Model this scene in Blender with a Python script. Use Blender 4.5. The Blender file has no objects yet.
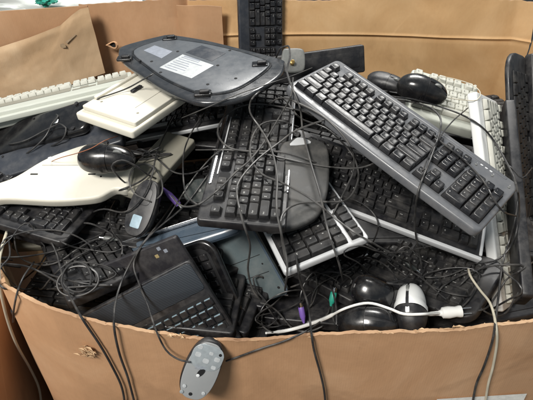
import bpy, bmesh, math, random
from mathutils import Vector, Matrix, noise
random.seed(11)
S = bpy.context.scene
C = S.collection
PI = math.pi
POSE = {   # per item: rotation rows then location, as measured for the heap
'main': (0.450,0.172,(0.6989,0.6928,0.1776,-0.6414,0.7170,-0.2728,-0.3163,0.0768,0.9455),(0.2543,0.7970,1.1975)),
'under': (0.450,0.155,(0.9309,0.3498,0.1048,-0.2763,0.8623,-0.4245,-0.2388,0.3662,0.8994),(0.2335,0.7927,1.0735)),
'white': (0.465,0.165,(0.3368,0.9238,-0.1819,-0.9339,0.3032,-0.1895,-0.1199,0.2337,0.9649),(0.0284,0.8217,1.0865)),
'center': (0.440,0.155,(0.0877,-0.9955,0.0344,0.9808,0.0803,-0.1779,0.1744,0.0494,0.9834),(-0.0242,0.8332,1.1575)),
'backup': (0.450,0.150,(0.0140,0.9529,0.3028,-0.1956,0.2996,-0.9338,-0.9806,-0.0462,0.1906),(-0.0181,1.5817,1.2697)),
'backblack': (0.300,0.070,(0.9860,-0.1195,0.1161,0.1392,0.2081,-0.9682,0.0916,0.9708,0.2218),(0.1108,1.1823,1.1975)),
'beigeright': (0.165,0.150,(0.9621,0.2381,0.1331,-0.1652,0.8969,-0.4101,-0.2170,0.3726,0.9023),(0.4167,1.0198,1.1741)),
'strip': (0.450,0.150,(0.0922,0.6612,0.7445,-0.6174,0.6245,-0.4783,-0.7812,-0.4156,0.4658),(0.4997,0.8073,1.0361)),
'slate': (0.450,0.070,(-0.1413,-0.2247,-0.9641,-0.8516,-0.4690,0.2341,-0.5047,0.8542,-0.1251),(0.5121,0.8028,1.0504)),
'rightround': (0.440,0.160,(0.0722,0.7036,0.7069,-0.5204,0.6312,-0.5751,-0.8509,-0.3264,0.4117),(0.6229,0.9890,1.0673)),
'farright': (0.440,0.160,(0.0777,0.8931,0.4430,-0.5072,0.4180,-0.7537,-0.8583,-0.1661,0.4855),(0.7332,1.0395,1.0508)),
'ergo': (0.330,0.170,(0.6849,0.6647,-0.2984,-0.6912,0.7223,0.0224,0.2304,0.1909,0.9542),(0.3076,0.7230,0.9267)),
'leftblack': (0.450,0.155,(0.9562,0.2763,0.0969,-0.2697,0.9600,-0.0755,-0.1139,0.0461,0.9924),(-0.5874,0.8158,1.0504)),
'beigeback': (0.165,0.280,(0.8572,0.5135,-0.0383,-0.5146,0.8513,-0.1023,-0.0199,0.1074,0.9940),(-0.2659,0.9855,1.2035)),
'beigelong': (0.450,0.120,(0.9395,-0.3041,-0.1578,0.3211,0.9422,0.0959,0.1196,-0.1408,0.9828),(-0.5589,1.0859,1.1544)),
'glossleft': (0.420,0.090,(0.9520,-0.0918,-0.2919,-0.0472,0.8985,-0.4364,0.3023,0.4292,0.8511),(-0.6027,0.9744,1.1030)),
'slateleft': (0.450,0.070,(0.9579,-0.2190,-0.1856,0.1175,0.8890,-0.4426,0.2620,0.4021,0.8773),(-0.5406,0.9092,1.0808)),
'undermid': (0.360,0.150,(0.9208,0.1329,-0.3667,-0.2407,0.9334,-0.2661,0.3069,0.3333,0.8915),(-0.2025,1.0310,1.1412)),
'beigediag': (0.080,0.200,(0.9012,0.4318,-0.0382,-0.4298,0.8785,-0.2088,-0.0566,0.2046,0.9772),(-0.2408,0.8685,1.0939)),
'beigedeep': (0.250,0.150,(0.9855,0.0212,-0.1684,-0.0828,0.9260,-0.3682,0.1481,0.3768,0.9144),(-0.4502,0.8409,0.9667)),
'stackfront': (0.255,0.192,(0.8739,-0.4854,-0.0257,0.1377,0.2981,-0.9445,0.4661,0.8219,0.3274),(-0.2015,0.5665,0.9046)),
'stackicon': (0.290,0.215,(0.8909,-0.4426,-0.1016,-0.0227,0.1800,-0.9834,0.4536,0.8784,0.1503),(-0.2483,0.6333,0.9039)),
'stackcurve': (0.270,0.200,(0.8645,-0.3853,-0.3227,-0.1499,0.4151,-0.8973,0.4797,0.8242,0.3011),(-0.1877,0.6634,0.8865)),
'stackteal': (0.265,0.175,(0.8112,-0.4747,-0.3415,-0.1663,0.3726,-0.9130,0.5606,0.7974,0.2233),(-0.1034,0.7113,0.9033)),
'bluebar': (0.310,0.060,(0.9477,-0.1655,-0.2728,0.0974,0.9642,-0.2468,0.3039,0.2073,0.9299),(-0.2048,0.7211,0.9935)),
'thinbar': (0.320,0.050,(0.9530,-0.1379,-0.2698,0.0459,0.9458,-0.3215,0.2995,0.2940,0.9077),(-0.3571,0.7383,0.9069)),
'mouse_dome': (0.112,0.070,(0.8524,0.1584,-0.4983,-0.3545,0.8756,-0.3281,0.3843,0.4563,0.8025),(0.1837,0.5573,0.9335)),
'mouse_black': (0.115,0.065,(0.8633,0.3784,0.3339,0.0323,0.6190,-0.7848,-0.5036,0.6883,0.5221),(0.2100,0.6095,0.9536)),
'mouse_white': (0.100,0.058,(0.2008,-0.8986,-0.3901,0.9629,0.2544,-0.0904,0.1804,-0.3575,0.9163),(0.2641,0.5749,0.9553)),
'mouse_back': (0.110,0.060,(0.9366,0.3501,-0.0164,-0.3134,0.8157,-0.4862,-0.1569,0.4605,0.8737),(0.3436,0.9748,1.2120)),
'mouse_back2': (0.095,0.050,(0.8373,0.5267,-0.1464,-0.5444,0.7790,-0.3112,-0.0499,0.3403,0.9390),(0.2916,1.0833,1.1924)),
'mouse_left': (0.115,0.062,(0.9983,0.0419,-0.0393,-0.0552,0.8896,-0.4533,0.0160,0.4547,0.8905),(-0.3225,0.8086,1.1336)),
'mouse_label': (0.062,0.120,(0.9140,0.2995,-0.2738,-0.4052,0.6370,-0.6558,-0.0220,0.7103,0.7035),(-0.2517,0.7450,1.0595)),
'mouse_green': (0.085,0.055,(0.9209,0.1548,-0.3578,-0.3321,0.7923,-0.5119,0.2043,0.5902,0.7810),(-0.1255,0.7403,1.1044)),
'hangmouse': (0.062,0.116,(0.9285,0.3645,0.0705,-0.0665,0.3499,-0.9344,-0.3653,0.8630,0.3491),(-0.1089,0.4659,0.9228)),
}
TRACE = {   # local outlines in metres
'ups': dict(rot=(0.9987,-0.0072,-0.0504,-0.0000,0.9900,-0.1412,0.0510,0.1411,0.9887),loc=(-0.1446,0.9837,1.2615),o=[(-0.2047,0.1061),(-0.1974,0.1376),(-0.1219,0.1794),(-0.0878,0.1840),(-0.0022,0.1448),(0.0959,0.0820),(0.1748,0.0281),(0.1849,0.0033),(0.1748,-0.0450),(0.1350,-0.0990),(0.0919,-0.1336),(0.0376,-0.1434),(-0.0027,-0.1323),(-0.0637,-0.0839),(-0.1299,-0.0091),(-0.1879,0.0633)],inner=[(-0.1646,0.0963),(-0.1046,0.1488),(-0.0725,0.1449),(0.0005,0.1143),(0.0850,0.0628),(0.1437,0.0125),(0.1479,-0.0156),(0.1103,-0.0723),(0.0748,-0.1051),(0.0352,-0.1130),(0.0020,-0.1021),(-0.0582,-0.0514),(-0.1118,0.0118)],small=[(-0.1405,0.0936),(-0.1188,0.1175),(-0.0706,0.0805),(-0.0909,0.0477)],big=[(-0.0884,0.0047),(-0.0451,0.0624),(0.0305,0.0014),(-0.0117,-0.0517)],emb=[(-0.0393,0.0718),(-0.0056,0.1043),(0.0535,0.0563),(0.0246,0.0207)],feet=[(-0.0881,0.1524),(0.1307,-0.0047),(-0.1773,0.0572),(0.0174,-0.1152)],holes=[(-0.0588,0.0791),(0.0393,0.0004),(0.0810,-0.0610),(-0.0825,-0.0185),(-0.1115,0.0354),(0.0619,0.0705),(0.0244,-0.0803),(-0.1401,0.0433)]),
'whitekb': dict(rot=(1.0000,0.0000,0.0000,0.0000,0.9371,-0.3489,-0.0000,0.3489,0.9371),loc=(-0.4080,0.8121,1.0948),o=[(-0.1881,-0.0533),(-0.1605,-0.0283),(-0.1134,-0.0026),(-0.0693,0.0402),(-0.0252,0.0681),(0.0267,0.0882),(0.0861,0.0738),(0.1199,0.0402),(0.1253,0.0079),(0.1245,-0.0359),(0.0981,-0.0359),(0.0697,-0.0557),(0.0253,-0.0630),(-0.0200,-0.0655),(-0.0647,-0.0630),(-0.1254,-0.0606),(-0.1762,-0.0751)]),
'palm': dict(rot=(0.9943,0.0375,0.1001,0.0000,0.9366,-0.3505,-0.1069,0.3484,0.9312),loc=(0.0684,0.7222,1.1286),o=[(-0.0471,0.0804),(-0.0255,0.1121),(-0.0052,0.1228),(0.0316,0.1194),(0.0514,0.1005),(0.0533,0.0469),(0.0471,-0.0110),(0.0306,-0.0594),(0.0047,-0.0832),(-0.0238,-0.0963),(-0.0622,-0.1041),(-0.0558,-0.0871),(-0.0420,-0.0690)]),
'cover': dict(rot=(0.9884,0.1143,0.1003,0.0000,0.6593,-0.7519,-0.1521,0.7431,0.6516),loc=(0.0658,1.0931,1.2433),o=[(-0.0290,0.0205),(-0.0176,0.0274),(0.0136,0.0324),(0.0245,0.0215),(0.0285,-0.0156),(0.0176,-0.0273),(-0.0158,-0.0325),(-0.0293,-0.0197)]),
}

# ------------------------------------------------------------------ materials
def nodes(name):
    m = bpy.data.materials.new(name); m.use_nodes = True
    nt = m.node_tree; b = nt.nodes['Principled BSDF']
    return m, nt, b
def N(nt, t, **k):
    n = nt.nodes.new(t)
    for a, v in k.items():
        if a in n.inputs: n.inputs[a].default_value = v
        else: setattr(n, a, v)
    return n
def ramp(nt, src, stops):
    r = nt.nodes.new('ShaderNodeValToRGB'); e = r.color_ramp.elements
    e[0].position, e[0].color = stops[0][0], stops[0][1]
    e[1].position, e[1].color = stops[-1][0], stops[-1][1]
    for p, c in stops[1:-1]:
        x = e.new(p); x.color = c
    nt.links.new(src, r.inputs[0]); return r
def g(v): return (v, v, v, 1)
def plastic(name, col, rough=.45, dust=.12, grain=.15, spec=.5, coat=0, dustcol=(.42,.39,.35)):
    m, nt, b = nodes(name); L = nt.links.new
    tc = N(nt, 'ShaderNodeTexCoord'); oi = N(nt, 'ShaderNodeObjectInfo')
    n1 = N(nt, 'ShaderNodeTexNoise', Scale=38., Detail=6., Roughness=.65)
    n2 = N(nt, 'ShaderNodeTexNoise', Scale=900., Detail=2.)
    n3 = N(nt, 'ShaderNodeTexNoise', Scale=7., Detail=4.)
    geo = N(nt, 'ShaderNodeNewGeometry')
    for n in (n1, n3): L(geo.outputs['Position'], n.inputs['Vector'])
    L(tc.outputs['Object'], n2.inputs['Vector'])
    r = ramp(nt, n1.outputs[0], [(.42, g(0)), (.8, g(1))])
    r3 = ramp(nt, n3.outputs[0], [(.35, g(.25)), (.75, g(1))])
    mul = N(nt, 'ShaderNodeMath', operation='MULTIPLY'); L(r.outputs[0], mul.inputs[0]); L(r3.outputs[0], mul.inputs[1])
    m2 = N(nt, 'ShaderNodeMath', operation='MULTIPLY'); L(mul.outputs[0], m2.inputs[0]); m2.inputs[1].default_value = dust
    # loose dust lies a little thicker on faces that look up
    mx = N(nt, 'ShaderNodeMix', data_type='RGBA')
    mx.inputs[6].default_value = (*col, 1); mx.inputs[7].default_value = (*dustcol, 1)
    L(m2.outputs[0], mx.inputs[0])
    L(mx.outputs[2], b.inputs['Base Color'])
    rr = N(nt, 'ShaderNodeMapRange'); L(n1.outputs[0], rr.inputs[0])
    rr.inputs[1].default_value = .3; rr.inputs[2].default_value = .75
    rr.inputs[3].default_value = max(.03, rough - .1); rr.inputs[4].default_value = min(1, rough + .16)
    L(rr.outputs[0], b.inputs['Roughness'])
    b.inputs['Specular IOR Level'].default_value = spec
    b.inputs['Coat Weight'].default_value = coat; b.inputs['Coat Roughness'].default_value = .12
    bp = N(nt, 'ShaderNodeBump', Strength=grain, Distance=.0004)
    L(n2.outputs[0], bp.inputs['Height']); L(bp.outputs[0], b.inputs['Normal'])
    return m
def card(name, base, dark, light, flute=True):
    m, nt, b = nodes(name); L = nt.links.new
    tc = N(nt, 'ShaderNodeTexCoord')
    big = N(nt, 'ShaderNodeTexNoise', Scale=4.5, Detail=8., Roughness=.6, Distortion=.6)
    mp = N(nt, 'ShaderNodeMapping'); mp.inputs['Scale'].default_value = (1, 1, .22)
    fib = N(nt, 'ShaderNodeTexNoise', Scale=160., Detail=5., Roughness=.75)
    L(tc.outputs['Object'], big.inputs['Vector']); L(tc.outputs['Object'], mp.inputs['Vector']); L(mp.outputs[0], fib.inputs['Vector'])
    c1 = ramp(nt, big.outputs[0], [(.3, (*dark, 1)), (.5, (*base, 1)), (.72, (*light, 1))])
    mx = N(nt, 'ShaderNodeMix', data_type='RGBA', blend_type='MULTIPLY'); mx.inputs[0].default_value = .20
    fr = ramp(nt, fib.outputs[0], [(.3, g(.72)), (.7, g(1))])
    L(c1.outputs[0], mx.inputs[6]); L(fr.outputs[0], mx.inputs[7])
    # scuffs
    sc = N(nt, 'ShaderNodeTexNoise', Scale=13., Detail=9., Roughness=.8)
    L(tc.outputs['Object'], sc.inputs['Vector'])
    sr = ramp(nt, sc.outputs[0], [(.60, g(0)), (.72, g(.5))])
    m2 = N(nt, 'ShaderNodeMix', data_type='RGBA'); L(sr.outputs[0], m2.inputs[0]); L(mx.outputs[2], m2.inputs[6]); m2.inputs[7].default_value = (*[v*.72 for v in base], 1)
    L(m2.outputs[2], b.inputs['Base Color'])
    # handling creases: thin wandering ridges, paler where the liner is broken
    cn = N(nt, 'ShaderNodeTexNoise', Scale=1.9, Detail=1., Roughness=.3, Distortion=.25)
    L(tc.outputs['Object'], cn.inputs['Vector'])
    cr = ramp(nt, cn.outputs[0], [(.490, g(0)), (.5, g(1)), (.510, g(0))])
    msk = N(nt, 'ShaderNodeTexNoise', Scale=3.1, Detail=2.); L(tc.outputs['Object'], msk.inputs['Vector'])
    mr = ramp(nt, msk.outputs[0], [(.50, g(0)), (.64, g(1))])
    cm = N(nt, 'ShaderNodeMath', operation='MULTIPLY'); L(cr.outputs[0], cm.inputs[0]); L(mr.outputs[0], cm.inputs[1])
    cf = N(nt, 'ShaderNodeMath', operation='MULTIPLY'); L(cm.outputs[0], cf.inputs[0]); cf.inputs[1].default_value = .12
    m3 = N(nt, 'ShaderNodeMix', data_type='RGBA'); L(cf.outputs[0], m3.inputs[0]); L(m2.outputs[2], m3.inputs[6]); m3.inputs[7].default_value = (*[min(1, v*1.35) for v in light], 1)
    # damp stains
    st = N(nt, 'ShaderNodeTexNoise', Scale=2.3, Detail=7., Roughness=.55, Distortion=.8); L(tc.outputs['Object'], st.inputs['Vector'])
    sr2 = ramp(nt, st.outputs[0], [(.56, g(0)), (.60, g(.30)), (.75, g(.16))])
    m4 = N(nt, 'ShaderNodeMix', data_type='RGBA'); L(sr2.outputs[0], m4.inputs[0]); L(m3.outputs[2], m4.inputs[6]); m4.inputs[7].default_value = (*[v*.62 for v in dark], 1)
    L(m4.outputs[2], b.inputs['Base Color'])
    b.inputs['Roughness'].default_value = .72; b.inputs['Specular IOR Level'].default_value = .32
    wv = N(nt, 'ShaderNodeTexWave', Scale=70., Distortion=.25); wv.bands_direction = 'X'
    L(tc.outputs['Object'], wv.inputs['Vector'])
    ad = N(nt, 'ShaderNodeMath', operation='MULTIPLY_ADD'); L(wv.outputs[1], ad.inputs[0]); ad.inputs[1].default_value = .018 if flute else 0; L(big.outputs[0], ad.inputs[2])
    a2 = N(nt, 'ShaderNodeMath', operation='MULTIPLY_ADD'); L(fib.outputs[0], a2.inputs[0]); a2.inputs[1].default_value = .10
    a3 = N(nt, 'ShaderNodeMath', operation='MULTIPLY_ADD'); L(cm.outputs[0], a3.inputs[0]); a3.inputs[1].default_value = .22; L(ad.outputs[0], a3.inputs[2]); L(a3.outputs[0], a2.inputs[2])
    bp = N(nt, 'ShaderNodeBump', Strength=.55, Distance=.004); L(a2.outputs[0], bp.inputs['Height']); L(bp.outputs[0], b.inputs['Normal'])
    return m
def flat(name, col, rough=.5, metal=0, spec=.5):
    m, nt, b = nodes(name); L = nt.links.new
    tc = N(nt, 'ShaderNodeTexCoord'); n = N(nt, 'ShaderNodeTexNoise', Scale=120., Detail=4.)
    L(tc.outputs['Object'], n.inputs['Vector'])
    r = ramp(nt, n.outputs[0], [(.3, (*[v*.86 for v in col], 1)), (.7, (*[min(1, v*1.08) for v in col], 1))])
    L(r.outputs[0], b.inputs['Base Color'])
    b.inputs['Roughness'].default_value = rough; b.inputs['Metallic'].default_value = metal
    b.inputs['Specular IOR Level'].default_value = spec
    return m

M = dict(
 silver=plastic('silver_grey_plastic', (.108,.112,.121), .36, .25, .12, .6),
 black=plastic('black_plastic', (.011,.011,.013), .42, .18, .2),
 blackkey=plastic('black_key_plastic', (.012,.012,.014), .30, .14, .12, .6),
 dullkey=plastic('matt_black_key_plastic', (.010,.010,.011), .55, .2, .12, .35),
 upsrim=plastic('charcoal_rim_plastic', (.022,.024,.028), .22, .1, .1, .6, .3),
 gloss=plastic('glossy_black_plastic', (.006,.006,.007), .22, .10, .03, .5, .3),
 slate=plastic('slate_plastic', (.030,.034,.043), .38, .2, .12),
 blueslate=plastic('blue_grey_plastic', (.060,.085,.115), .28, .15, .06, .6),
 teal=plastic('teal_grey_plastic', (.090,.115,.122), .34, .2, .12),
 under=plastic('charcoal_grey_plastic', (.085,.092,.102), .30, .08, .15, .6),
 brown=plastic('dark_brown_plastic', (.019,.018,.021), .42, .15, .1),
 beige=plastic('beige_plastic', (.62,.60,.50), .5, .3, .1, .4, 0, (.36,.32,.24)),
 beigegreen=plastic('aged_grey_green_plastic', (.44,.46,.41), .5, .2, .1, .4, 0, (.30,.27,.2)),
 beigekey=plastic('beige_key_plastic', (.45,.45,.40), .5, .35, .1, .4, 0, (.3,.27,.2)),
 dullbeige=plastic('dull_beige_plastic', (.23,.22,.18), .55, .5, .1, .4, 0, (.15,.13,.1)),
 cream=plastic('cream_white_plastic', (.64,.615,.53), .45, .38, .06, .4, 0, (.5,.45,.35)),
 white=plastic('white_plastic', (.72,.73,.72), .32, .15, .05, .5),
 lightsilver=plastic('bright_silver_plastic', (.50,.51,.52), .30, .2, .08, .6),
 palm=plastic('grey_palm_rest_plastic', (.042,.042,.041), .60, .25, .35),
 cable=plastic('black_cable_rubber', (.018,.018,.019), .42, .3, .1),
 greycable=plastic('grey_cable_rubber', (.052,.051,.050), .42, .3, .1),
 creamcable=plastic('cream_cable_rubber', (.50,.46,.36), .45, .3, .1),
 whitecable=plastic('white_cable_rubber', (.72,.72,.70), .38, .2, .1),
 redwire=flat('orange_brown_wire', (.26,.09,.04)),
 legend=flat('white_legend_ink', (.52,.52,.50), .6),
 darklegend=flat('dark_legend_ink', (.05,.05,.05), .6),
 greypaper=flat('greyish_paper_label', (.42,.44,.45), .5),
 label=flat('white_paper_label', (.68,.70,.71), .55),
 greylabel=flat('grey_label', (.22,.24,.28), .5),
 paleblue=flat('pale_blue_label', (.28,.38,.44), .45),
 hole=flat('hole_black', (.004,.004,.005), .8),
 screw=flat('screw_metal', (.35,.35,.34), .35, 1),
 brass=flat('brass', (.55,.36,.13), .3, 1),
 chrome=flat('chrome', (.65,.65,.66), .2, 1),
 mousegrey=plastic('grey_mouse_underside_plastic', (.26,.27,.275), .38, .2, .1),
 silverlabel=flat('silver_mouse_label', (.40,.44,.46), .32, .35),
 purple=plastic('purple_connector_plastic', (.16,.09,.36), .4, .1),
 green=plastic('green_connector_plastic', (.02,.28,.20), .4, .1),
 smoke=plastic('smoky_grey_plastic', (.12,.125,.12), .45, .3, .2),
 greenblack=plastic('green_black_plastic', (.022,.027,.026), .38, .25, .15),
 glintblue=flat('painted_key_glint_blue', (.22,.31,.36), .35),
 gold=flat('gold_icon_ink', (.32,.25,.12), .5),
 card=card('cardboard_liner', (.48,.275,.148), (.40,.225,.118), (.56,.345,.20)),
 cardin=card('cardboard_inner_liner', (.54,.335,.160), (.46,.27,.12), (.62,.41,.215)),
 cardflap=card('cardboard_flap_liner', (.54,.37,.22), (.46,.30,.165), (.64,.47,.30)),
 cardedge=card('torn_cardboard_core', (.36,.22,.125), (.22,.125,.07), (.52,.36,.22), False),
 paper=flat('white_paper', (.80,.79,.74), .7),
 tape=flat('dark_glue_stain', (.30,.215,.13), .6),
 floor=plastic('concrete_floor', (.10,.095,.09), .7, .3, .2),
 sack=plastic('white_sack', (.62,.66,.64), .5, .3),
)
def hatch(name, col):
    m, nt, b = nodes(name); L = nt.links.new
    tc = N(nt, 'ShaderNodeTexCoord'); w = N(nt, 'ShaderNodeTexWave', Scale=105., Distortion=.5); w.bands_direction = 'Y'
    mp = N(nt, 'ShaderNodeMapping'); mp.inputs['Rotation'].default_value = (0, 0, .12)
    L(tc.outputs['Object'], mp.inputs[0]); L(mp.outputs[0], w.inputs[0])
    r = ramp(nt, w.outputs[1], [(.2, (*[v*.6 for v in col], 1)), (.8, (*[v*1.25 for v in col], 1))]); L(r.outputs[0], b.inputs['Base Color'])
    bp = N(nt, 'ShaderNodeBump', Strength=.35, Distance=.0006); L(w.outputs[1], bp.inputs['Height']); L(bp.outputs[0], b.inputs['Normal'])
    b.inputs['Roughness'].default_value = .42
    return m
M['hatch'] = hatch('ribbed_black_plastic', (.022,.028,.036))

# ------------------------------------------------------------------ object helpers
def mesh_of(bm, name, mats, smooth=True, angle=.7):
    me = bpy.data.meshes.new(name)
    bmesh.ops.recalc_face_normals(bm, faces=bm.faces[:]) if bm.faces else None
    if smooth:
        for f in bm.faces: f.smooth = True
        for e in bm.edges:
            if len(e.link_faces) == 2 and e.calc_face_angle(0) > angle: e.smooth = False
    bm.to_mesh(me); bm.free()
    for m in (mats if isinstance(mats, (list, tuple)) else [mats]): me.materials.append(m)
    return me
def obj(name, bm, mats, parent=None, loc=(0,0,0), rz=0, **k):
    me = bm if isinstance(bm, bpy.types.Mesh) else mesh_of(bm, name, mats, **k)
    o = bpy.data.objects.new(name, me); C.objects.link(o); o.parent = parent
    o.location = loc; o.rotation_euler = (0, 0, rz)
    return o
def tag(o, label, cat, group=None):
    o['label'] = label; o['category'] = cat
    if group: o['group'] = group
    return o
def struct(o): o['kind'] = 'structure'; return o
def mat44(r, l):
    return Matrix(((r[0], r[1], r[2], l[0]), (r[3], r[4], r[5], l[1]), (r[6], r[7], r[8], l[2]), (0, 0, 0, 1)))
def thing(name, label, cat, pose, group=None):
    o = bpy.data.objects.new(name, None); C.objects.link(o); o.empty_display_size = .03
    o.matrix_world = pose
    return tag(o, label, cat, group)
def pose(k):
    p = POSE[k]; return p[0], p[1], mat44(p[2], p[3])
def rrect(W, H, r, n=5, cx=0, cy=0):
    pts = []
    r = min(r, W/2-1e-4, H/2-1e-4)
    for sx, sy, a0 in ((1, 1, 0), (-1, 1, 90), (-1, -1, 180), (1, -1, 270)):
        for i in range(n+1):
            a = math.radians(a0 + 90*i/n)
            pts.append((cx + sx*(W/2-r) + r*math.cos(a), cy + sy*(H/2-r) + r*math.sin(a)))
    return pts
def inset(pts, d):
    n = len(pts); out = []
    A = sum(pts[i][0]*pts[(i+1)%n][1]-pts[(i+1)%n][0]*pts[i][1] for i in range(n))
    s = 1 if A > 0 else -1
    for i in range(n):
        p0, p1, p2 = Vector(pts[i-1]), Vector(pts[i]), Vector(pts[(i+1)%n])
        a = (p1-p0); b = (p2-p1)
        if a.length < 1e-7 or b.length < 1e-7: out.append(tuple(p1)); continue
        a.normalize(); b.normalize(); t = (a+b)
        if t.length < 1e-5: out.append(tuple(p1)); continue
        t.normalize(); nrm = Vector((-t.y, t.x))*s
        c = max(.5, abs(a.dot(t))); out.append(tuple(p1+nrm*d/c))
    return out
def smooth_outline(pts, n=4):
    out = []; k = len(pts)
    for i in range(k):
        p0, p1, p2, p3 = (Vector(pts[(i+j-1) % k]) for j in range(4))
        for s in range(n):
            t = s/n
            out.append(tuple(.5*((2*p1)+(-p0+p2)*t+(2*p0-5*p1+4*p2-p3)*t*t+(-p0+3*p1-3*p2+p3)*t**3)))
    return out
def slab(pts, z0, z1, bev=.002, bm=None, seg=3, botbev=None):
    """closed slab with rounded top and bottom rims"""
    bm = bm or bmesh.new(); bb = bev if botbev is None else botbev
    rings = []
    prof = [(bb*(1-math.sin(a)), z0 + bb*(1-math.cos(a))) for a in [PI/2*i/seg for i in range(seg+1)]]
    prof += [(bev*(1-math.cos(a)), z1 - bev*(1-math.sin(a))) for a in [PI/2*i/seg for i in range(seg+1)]]
    for d, z in prof:
        q = inset(pts, d) if d > 1e-6 else pts
        rings.append([bm.verts.new((x, y, z)) for x, y in q])
    n = len(pts)
    for a, b in zip(rings, rings[1:]):
        for i in range(n): bm.faces.new((a[i], a[(i+1)%n], b[(i+1)%n], b[i]))
    bm.faces.new(rings[0][::-1]); bm.faces.new(rings[-1])
    return bm
def plate(pts, z, bm=None, mi=0):
    bm = bm or bmesh.new()
    f = bm.faces.new([bm.verts.new((x, y, z)) for x, y in pts]); f.material_index = mi
    if f.calc_area() and f.normal.z < 0: f.normal_flip()
    return bm
def box(bm, x0, x1, y0, y1, z0, z1, bev=.0008):
    return slab(rrect(x1-x0, y1-y0, bev*2, 2, (x0+x1)/2, (y0+y1)/2), z0, z1, bev, bm, 2)
def disc(bm, x, y, r, z0, z1, n=14, bev=.0004):
    return slab([(x+r*math.cos(2*PI*i/n), y+r*math.sin(2*PI*i/n)) for i in range(n)], z0, z1, min(bev, r*.4), bm, 2)

# text turned to mesh, cached
_dg = {}
def text_tris(s, size):
    if (s, size) in _dg: return _dg[(s, size)]
    cu = bpy.data.curves.new('t', 'FONT'); cu.body = s; cu.size = size; cu.resolution_u = 2
    o = bpy.data.objects.new('t', cu); C.objects.link(o)
    dg = bpy.context.evaluated_depsgraph_get(); me = o.evaluated_get(dg).to_mesh()
    vs = [tuple(v.co) for v in me.vertices]; fs = [tuple(p.vertices) for p in me.polygons]
    o.evaluated_get(dg).to_mesh_clear(); bpy.data.objects.remove(o); bpy.data.curves.remove(cu)
    _dg[(s, size)] = (vs, fs); return vs, fs
def add_text(bm, s, size, x, y, z, mi=1, rot=0, zf=None):
    vs, fs = text_tris(s, size); c, sn = math.cos(rot), math.sin(rot)
    V = []
    for v in vs:
        X, Y = x+v[0]*c-v[1]*sn, y+v[0]*sn+v[1]*c
        V.append(bm.verts.new((X, Y, z if zf is None else zf(X, Y)+z)))
    for f in fs:
        try:
            q = bm.faces.new([V[i] for i in f]); q.material_index = mi
        except ValueError: pass

# ------------------------------------------------------------------ keys
_keys = {}
def key_mesh(w, d, h, leg, kmat, lmat, tall=False):
    k = (round(w, 4), round(d, 4), round(h, 4), leg, kmat.name, lmat.name)
    if k in _keys: return _keys[k]
    bm = bmesh.new(); rings = []
    sh = .0012  # tops sit a touch to the rear
    for dx, dy, z, r, oy in ((0, 0, 0, .0008, 0), (.0003, .0003, h*.3, .001, 0), (.0016, .0014, h*.88, .0016, sh), (.0019, .0017, h*.97, .002, sh),
                         (.0026, .0023, h, .0022, sh), (.0050, .0042, h-.0006, .002, sh)):
        W, D = w-2*dx, d-2*dy
        rings.append([bm.verts.new((x, y+oy, z)) for x, y in rrect(W, D, r, 2)])
    n = len(rings[0])
    for a, b in zip(rings, rings[1:]):
        for i in range(n): bm.faces.new((a[i], a[(i+1)%n], b[(i+1)%n], b[i]))
    bm.faces.new(rings[-1])
    if leg:
        sz = .0052 if len(leg) == 1 else .0034
        add_text(bm, leg, sz, -w/2+.0046, (.0004 if len(leg) == 1 else .0008), h+.00008)
        for f in bm.faces:
            if f.material_index == 1 and f.calc_area() and f.normal.z < 0: f.normal_flip()
    me = bpy.data.meshes.new('key')
    for f in bm.faces: f.smooth = f.material_index == 0
    bm.to_mesh(me); bm.free(); me.materials.append(kmat); me.materials.append(lmat)
    _keys[k] = me; return me
def layout(numpad=True):
    K = []  # x, y, w, h, legend   in key units, y up from the space row
    def row(y, ks, x=0):
        for w, l in ks:
            if l is not None: K.append((x, y, w, 1, l))
            x += w
    row(0, [(1.25, 'Ctrl'), (1.25, ''), (1.25, 'Alt'), (6.25, ' '), (1.25, 'Alt'), (1.25, ''), (1.25, ''), (1.25, 'Ctrl')])
    row(1, [(2.25, 'Shift')] + [(1, c) for c in 'ZXCVBNM,./'] + [(2.75, 'Shift')])
    row(2, [(1.75, 'Caps')] + [(1, c) for c in "ASDFGHJKL;'"] + [(2.25, 'Enter')])
    row(3, [(1.5, 'Tab')] + [(1, c) for c in 'QWERTYUIOP[]'] + [(1.5, '\\')])
    row(4, [(1, c) for c in '`1234567890-='] + [(2, 'Back')])
    row(5.35, [(1, 'Esc'), (1, None)] + [(1, 'F%d' % i) for i in range(1, 5)] + [(.5, None)] + [(1, 'F%d' % i) for i in range(5, 9)] + [(.5, None)] + [(1, 'F%d' % i) for i in range(9, 13)])
    if numpad:
        x = 15.3
        if numpad == 'full': row(5.35, [(1, ''), (1, ''), (1, ''), (1, '')], 18.6)
        row(5.35, [(1, 'Prt'), (1, 'Scr'), (1, 'Brk')], x); row(4, [(1, 'Ins'), (1, 'Hm'), (1, 'PU')], x); row(3, [(1, 'Del'), (1, 'End'), (1, 'PD')], x)
        row(1, [(1, None), (1, '^')], x); row(0, [(1, '<'), (1, 'v'), (1, '>')], x)
        x = 18.6
        row(4, [(1, 'Nm'), (1, '/'), (1, '*'), (1, '-')], x); row(3, [(1, '7'), (1, '8'), (1, '9')], x); row(2, [(1, '4'), (1, '5'), (1, '6')], x)
        row(1, [(1, '1'), (1, '2'), (1, '3')], x); row(0, [(2, '0'), (1, '.')], x)
        K.append((x+3, 2, 1, 2, '+')); K.append((x+3, 0, 1, 2, 'Ent'))
    return K
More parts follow.
